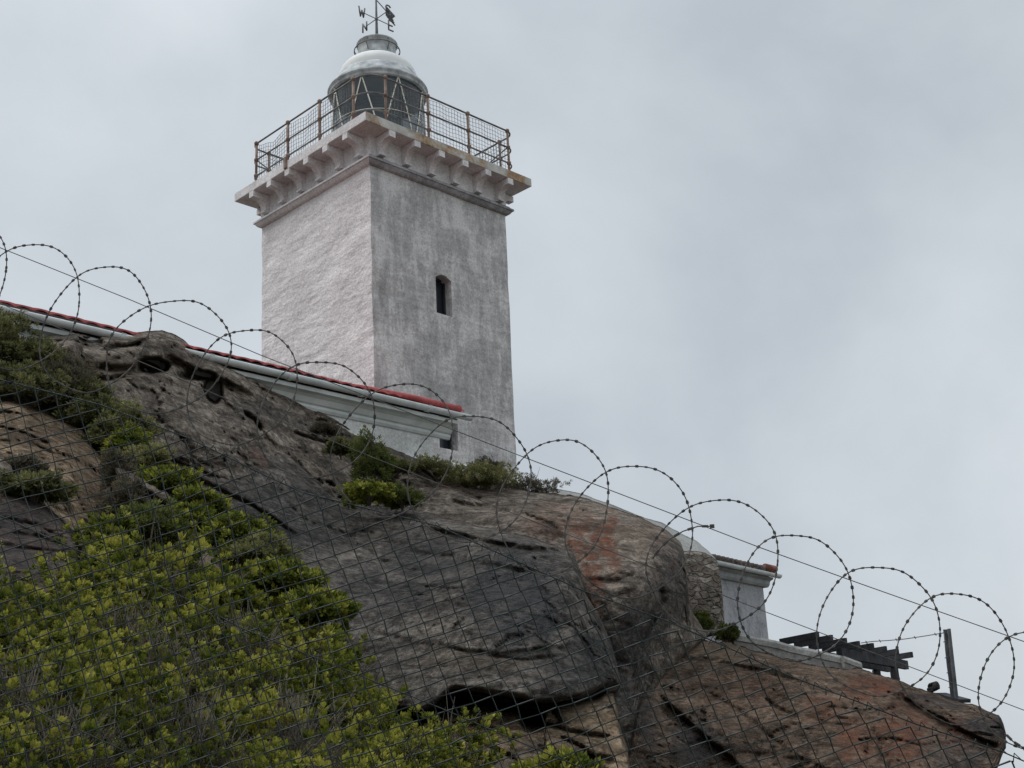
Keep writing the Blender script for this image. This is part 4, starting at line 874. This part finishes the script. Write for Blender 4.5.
for i, (x, y, q) in enumerate(kept):
    s_ = random.uniform(.8, 1.15)*min(1.15, max(.62, q[1]/11)); k = i % 4
    z = float(terrain(q[0:1], q[1:2])[0])-.05
    if i < 4: o = plant('leafy_shrub', 'yellow green leafy shrub in the dense mass on the lower left slope', 'shrub', near_f[k], near_s[k], (q[0], q[1], z), (s_, s_, s_*random.uniform(.7, 1.3)), random.uniform(0, 6.28), 'yellow green shrubs on the slope'); protos.append(o)
    else:
        o = copy_tree(protos[k]); o.location = (q[0], q[1], z); o.scale = (s_, s_, s_*random.uniform(.7, 1.3)); o.rotation_euler = (0, 0, random.uniform(0, 6.28))
print('shrubs', len(kept))
dry_f = leaf_mesh('foliage', 150, 620, 6, .05, .16, BR, M['brush_leaf'], gap=.3, shell=(.3, 1.05), lobes=9); dry_s = stem_mesh('stem', 151, 46, BR, .011, M['twig'], 1.08)
for i, (x, y) in enumerate([(24, 690), (62, 730), (150, 655), (240, 645), (336, 668), (192, 724), (290, 722), (112, 625)]):
    d = ray(x, y); Y = np.arange(6.2, 24, .05); pts = CAM+d[None]*(Y/d[1])[:, None]; hit = np.nonzero(terrain(pts[:, 0], pts[:, 1])+.45 > pts[:, 2])[0]; q = pts[hit[0]] if len(hit) else pts[np.argmin(pts[:, 2]-terrain(pts[:, 0], pts[:, 1]))]
    s_ = random.uniform(.75, 1.0)*min(1.1, max(.65, q[1]/11)); zt_ = float(terrain(q[0:1], q[1:2])[0])
    if i == 0: dr0 = plant('dry_shrub', 'dry brown twiggy shrub poking up between the yellow green shrubs', 'shrub', dry_f, dry_s, (q[0], q[1], zt_), (s_, s_, s_*1.12), 0.0, 'dry twiggy shrubs on the slope')
    else: o = copy_tree(dr0); o.location = (q[0], q[1], zt_); o.scale = (s_, s_, s_*1.12); o.rotation_euler = (0, 0, i*1.3)
# other plants: one look each
FR = (.5, .5, .5)
def mkplant(name, label, cat, x, y, Y, rx, rz, kind, seed, rot=0.0, group=None):
    p = at(x, y, Y); s = Y/1300.
    wx, wz = rx*s, rz*s
    k = {'olive': dict(n=1500, per=7, llen=.085, wid=.20, m=M['olive_leaf'], tintb=.45), 'green': dict(n=1300, per=7, llen=.085, wid=.17, m=M['green_leaf'], tintb=.5), 'yellow': dict(n=520, per=9, llen=.105, wid=.28, m=M['leaf'], tintb=.55),
         'mat': dict(n=1900, per=7, llen=.070, wid=.22, m=M['olive_leaf'], tintb=.68), 'brush': dict(n=1900, per=6, llen=.075, wid=.13, m=M['brush_leaf'], tintb=.5), 'moss': dict(n=1500, per=7, llen=.080, wid=.24, m=M['leaf'], tintb=.44)}[kind]
    k = dict(k); k['n'] = int(k['n']*min(2.2, max(.5, wx*wz*1.6+.3)))
    f_ = leaf_mesh('foliage', seed, k.pop('n'), k.pop('per'), k.pop('llen'), k.pop('wid'), (wx, min(wx, 1.0), wz), k.pop('m'), gap=.45, floor=-.55, shell=(.25, 1.05), lobes=9, **k)
    st = None if kind in ('mat', 'moss') else stem_mesh('stem', seed+1, 12, (wx, min(wx, 1.), wz), .012, M['stem'])
    return plant(name, label, cat, f_, st, tuple(p), (1, 1, 1), rot, group)
mkplant('olive_bush', 'dark olive bush at the left edge under the house eave', 'bush', 0, 356, 20.6, 34, 40, 'olive', 200)
mkplant('olive_bush', 'straggling olive bush below the bush under the eave', 'bush', 18, 392, 20.2, 44, 28, 'olive', 203)
mkplant('olive_bush', 'olive scrub spilling over the top of the tan sandstone boulder', 'bush', 62, 398, 20.6, 34, 30, 'brush', 206)
mkplant('olive_bush', 'olive scrub on the broken ledge right of the tan boulder top', 'bush', 92, 420, 20.6, 26, 26, 'olive', 207)
mkplant('olive_bush', 'olive bush hanging over the dark hollow under the loose stone', 'bush', 40, 366, 20.6, 20, 24, 'olive', 204)
mkplant('olive_bush', 'low olive bush between tan boulder and fresh green strip', 'bush', 104, 440, 20.0, 18, 18, 'olive', 208)
for x_, y_, Y_, rx_, rz_, kd_, lb_, nm_ in [(-20, 334, 21.0, 30, 26, 'olive', 'topmost olive scrub at the left edge touching the white gutter', 'olive_bush'), (66, 374, 21.0, 22, 16, 'brush', 'grey scrub under the rounded loose stone', 'scrub'),
        (84, 402, 20.9, 26, 18, 'olive', 'olive scrub trailing down from the loose stone towards the gully', 'olive_bush'), (132, 428, 20.4, 22, 18, 'mat', 'olive mat where the gully meets the broken ledge', 'mat_plant'),
        (150, 462, 19.2, 24, 16, 'mat', 'olive mat just right of the crumbling ledge top', 'mat_plant'), (118, 478, 17.4, 12, 22, 'brush', 'dry scrub against the steep right edge of the tan boulder', 'scrub'),
        (186, 522, 16.8, 26, 16, 'moss', 'yellow green plant beside the leaning grey stone', 'green_plant'), (112, 540, 15.0, 26, 24, 'moss', 'yellow green plant at the foot of the tan boulder right edge', 'green_plant'),
        (256, 556, 16.0, 30, 16, 'mat', 'olive mat along the dark boulder foot', 'mat_plant'), (318, 612, 14.8, 26, 14, 'moss', 'yellow green plant at the lowest part of the boulder foot', 'green_plant'), (222, 600, 14.0, 30, 18, 'moss', 'yellow green plant below the leaning grey stone', 'green_plant')]:
    mkplant(nm_, lb_, 'plant', x_, y_, Y_, rx_, rz_, kd_, 300+int(y_))
mkplant('green_plant', 'fresh green plant strip beside the tan sandstone boulder', 'plant', 116, 424, 20.6, 20, 22, 'moss', 209)
mkplant('green_plant', 'green plant strip just above the crumbling pale ledge', 'plant', 130, 452, 19.6, 20, 22, 'moss', 210)
mkplant('green_plant', 'green low plant in the rock gully right of the crumbling ledge', 'plant', 168, 486, 18.8, 32, 14, 'moss', 212)
mkplant('green_plant', 'green plant at the lower end of the crumbling ledge', 'plant', 202, 508, 17.6, 30, 14, 'moss', 213)
mkplant('brown_scrub', 'dry brown scrub below the crumbling pale ledge', 'scrub', 128, 506, 16.8, 22, 22, 'brush', 214)
mkplant('green_plant', 'leafy green plant between dry scrub and yellow green shrubs', 'plant', 150, 530, 15.8, 34, 20, 'green', 215)
mkplant('green_plant', 'low green plant spreading along the foot of the dark boulder', 'plant', 236, 538, 16.4, 34, 16, 'moss', 218)
mkplant('green_plant', 'low green plant at the boulder foot further down the slope', 'plant', 282, 582, 15.4, 30, 14, 'moss', 219)
mkplant('grey_green_plant', 'grey green low plant between the two left boulders', 'plant', 34, 490, 15.0, 32, 11, 'olive', 221)
mkplant('grey_green_plant', 'grey green scrub beside the small pale stone', 'plant', 20, 470, 15.6, 18, 10, 'brush', 222)
mkplant('dark_green_bush', 'dark green rounded bush growing from the ledge below the gutter', 'bush', 371, 466, 26.2, 20, 31, 'green', 224)
mkplant('yellow_green_plant', 'yellow green rosette plant below the dark green ledge bush', 'plant', 370, 494, 25.0, 26, 10, 'yellow', 227)
mkplant('small_green_plant', 'small dark green tuft at the rock lip right of the rosette plant', 'plant', 402, 500, 25.6, 17, 12, 'green', 230)
mkplant('dry_grass_tuft', 'dry mossy tuft on the ledge under the middle of the gutter', 'plant', 324, 430, 27.2, 14, 5, 'brush', 260)
mkplant('dry_grass_tuft', 'dry mossy tuft on the ledge just left of the dark green bush', 'plant', 341, 449, 27.0, 13, 6, 'olive', 262)
mkplant('dry_grass_tuft', 'small dry tuft right of the dark green bush', 'plant', 398, 468, 29.0, 12, 5, 'olive', 264)
mkplant('mat_plant', 'olive green cushion plant at the foot of the white plinth', 'plant', 428, 470, 30.2, 30, 8, 'mat', 233)
mkplant('mat_plant', 'olive green cushion plant in front of the tower foot', 'plant', 478, 480, 30.6, 34, 11, 'mat', 236)
mkplant('dry_bush', 'grey dry scrub bush against the foot of the tower', 'bush', 486, 470, 31.8, 20, 9, 'brush', 239)
mkplant('dry_bush', 'dark scrubby bush at the right foot of the tower', 'bush', 524, 490, 31.6, 34, 10, 'brush', 242)
mkplant('small_green_plant', 'small green tuft on the rubble wall foot', 'plant', 700, 624, 29.6, 9, 9, 'green', 245)
mkplant('small_green_plant', 'small dark tuft between rubble wall and hut', 'plant', 728, 634, 30, 8, 8, 'green', 248)
mkplant('yellow_green_plant', 'yellow green shrub at the bottom edge below the tan slab', 'shrub', 560, 775, 14.5, 36, 16, 'yellow', 251)
b = MB()
P = lambda x, y, Y=13.2: tuple(at(x, y, Y))
b.tube([P(106, 606), P(118, 596), P(124, 588), P(132, 580), P(141, 577)], [.012, .016, .018, .016, .012], 6); b.tube([P(124, 588), P(136, 590), P(143, 582)], [.014, .01, .006], 5); b.tube([P(141, 577), P(156, 578), P(168, 574)], [.012, .008, .005], 5); b.tube([P(118, 596), P(112, 598), P(104, 598)], [.012, .008, .004], 5)
o = b.build('dead_branch', M['twig']); tag(o, 'pale dead branch lying on the green shrubs', 'branch')

# ================================================================== CHAIN LINK FENCE
FY = 4.5
FN = empty('chain_link_fence', (0, FY, .0), 'dark green chain link fence sloping down to the right in front', 'fence')
def fp(x, y, dy=0.0): return at(x, y, FY)+np.array([0, dy, 0])
TOP = [(-700, 116), (-260, 282), (0, 381), (100, 406), (190, 440), (268, 478), (303, 494), (437, 527), (583, 592), (666, 622), (735, 652), (786, 676), (855, 702), (915, 725), (1002, 753), (1060, 778), (1280, 862), (1560, 968)]
tpx, tpy = np.array(TOP, float).T
o0 = fp(512, 560); cell = .0625
e1 = np.array([math.cos(R(15)), 0, math.sin(R(15))]); e2 = np.array([math.cos(R(-70)), 0, math.sin(R(-70))])
rng = np.random.default_rng(5)
TW = np.array([fp(x, y) for x, y in TOP])
def topz(X): return np.interp(X, TW[:, 0], TW[:, 2])
NI = 75
nodes = {}
def node(i, j):
    if (i, j) not in nodes:
        p = o0+e1*cell*i+e2*.0525*j
        wob = np.array([vnoise(np.array(p[0]*2.2), np.array(p[2]*2.2), np.array(k*7.7), 81) for k in range(3)])*.022
        nodes[(i, j)] = p+wob*np.array([1, .6, 1])+rng.normal(size=3)*np.array([.0022, .001, .0022])
    return nodes[(i, j)]
b = MB()
for k in range(-110, 150):
    run = []
    def flush():
        global run
        if len(run) >= 2: b.tube(run, .0033, 4, cap=False)
        run = []
    run = []
    for m_ in range(-110, 150):
        i, j = k-m_, m_
        for (ii, jj, sgn) in ((i, j, -1), (i, j+1, 1)):
            p = node(ii, jj)
            ok = -4.05 < p[0] < 3.55 and p[2] < topz(p[0])+.012 and p[2] > topz(p[0])-1.78
            if ok:
                q = p+np.array([sgn*-.0012, (.003 if sgn > 0 else -.003), 0])
                run.append(tuple(q))
            else: flush()
    flush()
b.build('wire_mesh', M['fence_green'], FN)
random.seed(8)
def wire(pts, r, name='line_wire', m=None, tw=True, dy=0.0, parent=FN):
    P = [Vector(fp(x, y, dy)) for x, y in pts]; b = MB(); Q = []
    for i in range(len(P)-1):
        n = max(2, int((P[i+1]-P[i]).length/.03))
        Q += [P[i].lerp(P[i+1], k/n) for k in range(n)]
    Q.append(P[-1]); b.tube(Q, r, 5); return b.build(name, m or M['fence_green'], parent)
wire([(x, y-1) for x, y in TOP], .0024, dy=-.006)
wire([(-700, 206), (0, 516), (189, 600), (241, 628), (440, 708), (550, 755), (700, 815), (1400, 1090)], .0021, dy=-.006)
wire([(-700, 370), (0, 690), (48, 716), (200, 785), (600, 950)], .0021, dy=-.006)
# twisted selvage knuckles along the top edge
b = MB()
for X in np.arange(-4.0, 3.5, .042):
    z = float(topz(np.array(X))); s_ = random.uniform(-.010, .010)
    b.tube([(X, FY-.008, z-.016), (X+.012+s_, FY-.004, z+.012), (X+.030, FY-.002, z-.010)], .0022, 4)
b.build('knuckle_edge', M['fence_green'], FN)
for X in (-4.05, -2.15, 2.2, 3.55):
    z = float(topz(np.array(X))); zg = float(terrain(np.array([X]), np.array([FY]))[0]); b = MB(); b.tube([(X, FY+.035, zg-.3), (X, FY+.035, z+.62)], .030, 12); b.build('post', M['fence_green'], FN)
# straight support wires carrying the razor coil
SW = empty('support_wire', fp(512, 451), 'two thin straight steel wires running through the razor coil', 'wire')
SW.location = (0, FY, float(fp(512, 451)[2]))
wire([(-700, -35), (0, 249), (130, 301), (262, 357), (512, 454), (760, 549), (860, 585), (1024, 643), (1560, 840)], .0017, 'upper_wire', M['razor'], dy=-.02, parent=SW)
wire([(-700, 12), (146, 363), (217, 394), (490, 503), (769, 612), (1024, 709), (1560, 916)], .0015, 'lower_wire', M['razor'], dy=.02, parent=SW)

# ================================================================== RAZOR WIRE COIL
peaks = [(-632, -16), (-556, 14), (-481, 44), (-405, 73), (-330, 103), (-254, 132), (-179, 161), (-104, 190), (-20, 221), (46, 249), (117, 271), (187, 298), (260, 328), (333, 360), (409, 390), (484, 418), (566, 446), (642, 470), (723, 503), (803, 535), (876, 568), (950, 595), (1030, 628), (1110, 660), (1188, 692), (1266, 724), (1344, 755), (1422, 786), (1500, 817)]
b = MB(); rng = np.random.default_rng(9)
ctr = None
for k, (xp, yp) in enumerate(peaks):
    t = np.clip(xp/1000., 0, 1); cx0 = xp-10*(1-t)+5*t-(11 if xp < 850 else 3 if xp < 900 else -6 if xp > 1000 else 0); rr = 59+5*t; cy0 = yp+rr-.5
    C0 = fp(cx0, cy0); ex1 = (fp(cx0+10, cy0)-C0)/10; ey1 = (fp(cx0, cy0-10)-C0)/10
    tl = R(-20+22*t); ph = rng.uniform(0, 6.28); n = 88; pts = []
    ax_, ay_ = rr*(.98+.045*rng.normal()), rr*(1.0+.03*rng.normal())
    for i in range(n):
        a = 2*math.pi*i/n; x = ax_*math.cos(a)*(1+.030*math.sin(3*a+ph)+.012*math.sin(5*a+2*ph)); y = ay_*math.sin(a)*(1+.035*math.sin(2*a+ph)+.012*math.sin(7*a))
        xx = x-y*math.tan(tl)*.35; yy = y-x*math.tan(tl)*.35
        p = C0+ex1*xx+ey1*yy; p = p+np.array([0, -.02+.03*math.cos(a)*(1 if k % 2 else -1), 0]); pts.append(tuple(p))
    b.tube(pts, .0021, 5, closed=True)
    P = [Vector(p) for p in pts]; per = .0335; Ltot = sum((P[(i+1) % n]-P[i]).length for i in range(n)); nb = int(Ltot/per); acc = 0; nextd = 0
    for i in range(n):
        d = P[(i+1) % n]-P[i]; l = d.length
        while nextd < acc+l:
            f_ = (nextd-acc)/l; c = P[i]+d*f_; tt = d.normalized(); nn = tt.cross(Vector((0, 1, 0))).normalized(); q = rng.uniform(-.35, .35); nn = (nn*math.cos(q)+Vector((0, 1, 0))*math.sin(q)); L_, W_ = .0095, .0048*rng.uniform(.7, 1.2)
            th = tt.cross(nn)*.0006
            ring_ = [c-tt*L_, c-tt*L_*.45+nn*W_, c+tt*L_*.45+nn*W_*.9, c+tt*L_, c+tt*L_*.45-nn*W_*.9, c-tt*L_*.45-nn*W_]
            b.add([p+th for p in ring_]+[p-th for p in ring_], [tuple(range(6)), tuple(range(11, 5, -1))]+[(i_, 6+i_, 6+(i_+1) % 6, (i_+1) % 6) for i_ in range(6)])
            nextd += per
        acc += l
    ctr = C0
o = b.build('razor_wire_coil', M['razor']); tag(o, 'flat wrap coil of overlapping razor wire loops along the fence top', 'razor wire')
b = MB()
def fb(pts, name, label):
    P = [Vector(fp(x, y, -.03)) for x, y in pts]; b = MB(); b.tube(P, .0023, 5)
    for i in range(len(P)-1):
        c = (P[i]+P[i+1])/2; tt = (P[i+1]-P[i]).normalized(); nn = tt.cross(Vector((0, 1, 0))); b.box(c, (.022, .0014, .009), Matrix((tt, Vector((0, 1, 0)), nn)).transposed())
    b.box(P[-1], (.016, .0014, .014)); o = b.build(name, M['razor']); tag(o, label, 'razor wire')
fb([(652, 560), (660, 549), (670, 540), (682, 533), (697, 528), (711, 528)], 'loose_razor_strand', 'short cut razor strand curling up before the plaster capped wall')
fb([(1002, 734), (1010, 742), (1018, 747), (1026, 752), (1040, 757)], 'loose_razor_strand', 'loose razor strand end at the lower right corner')
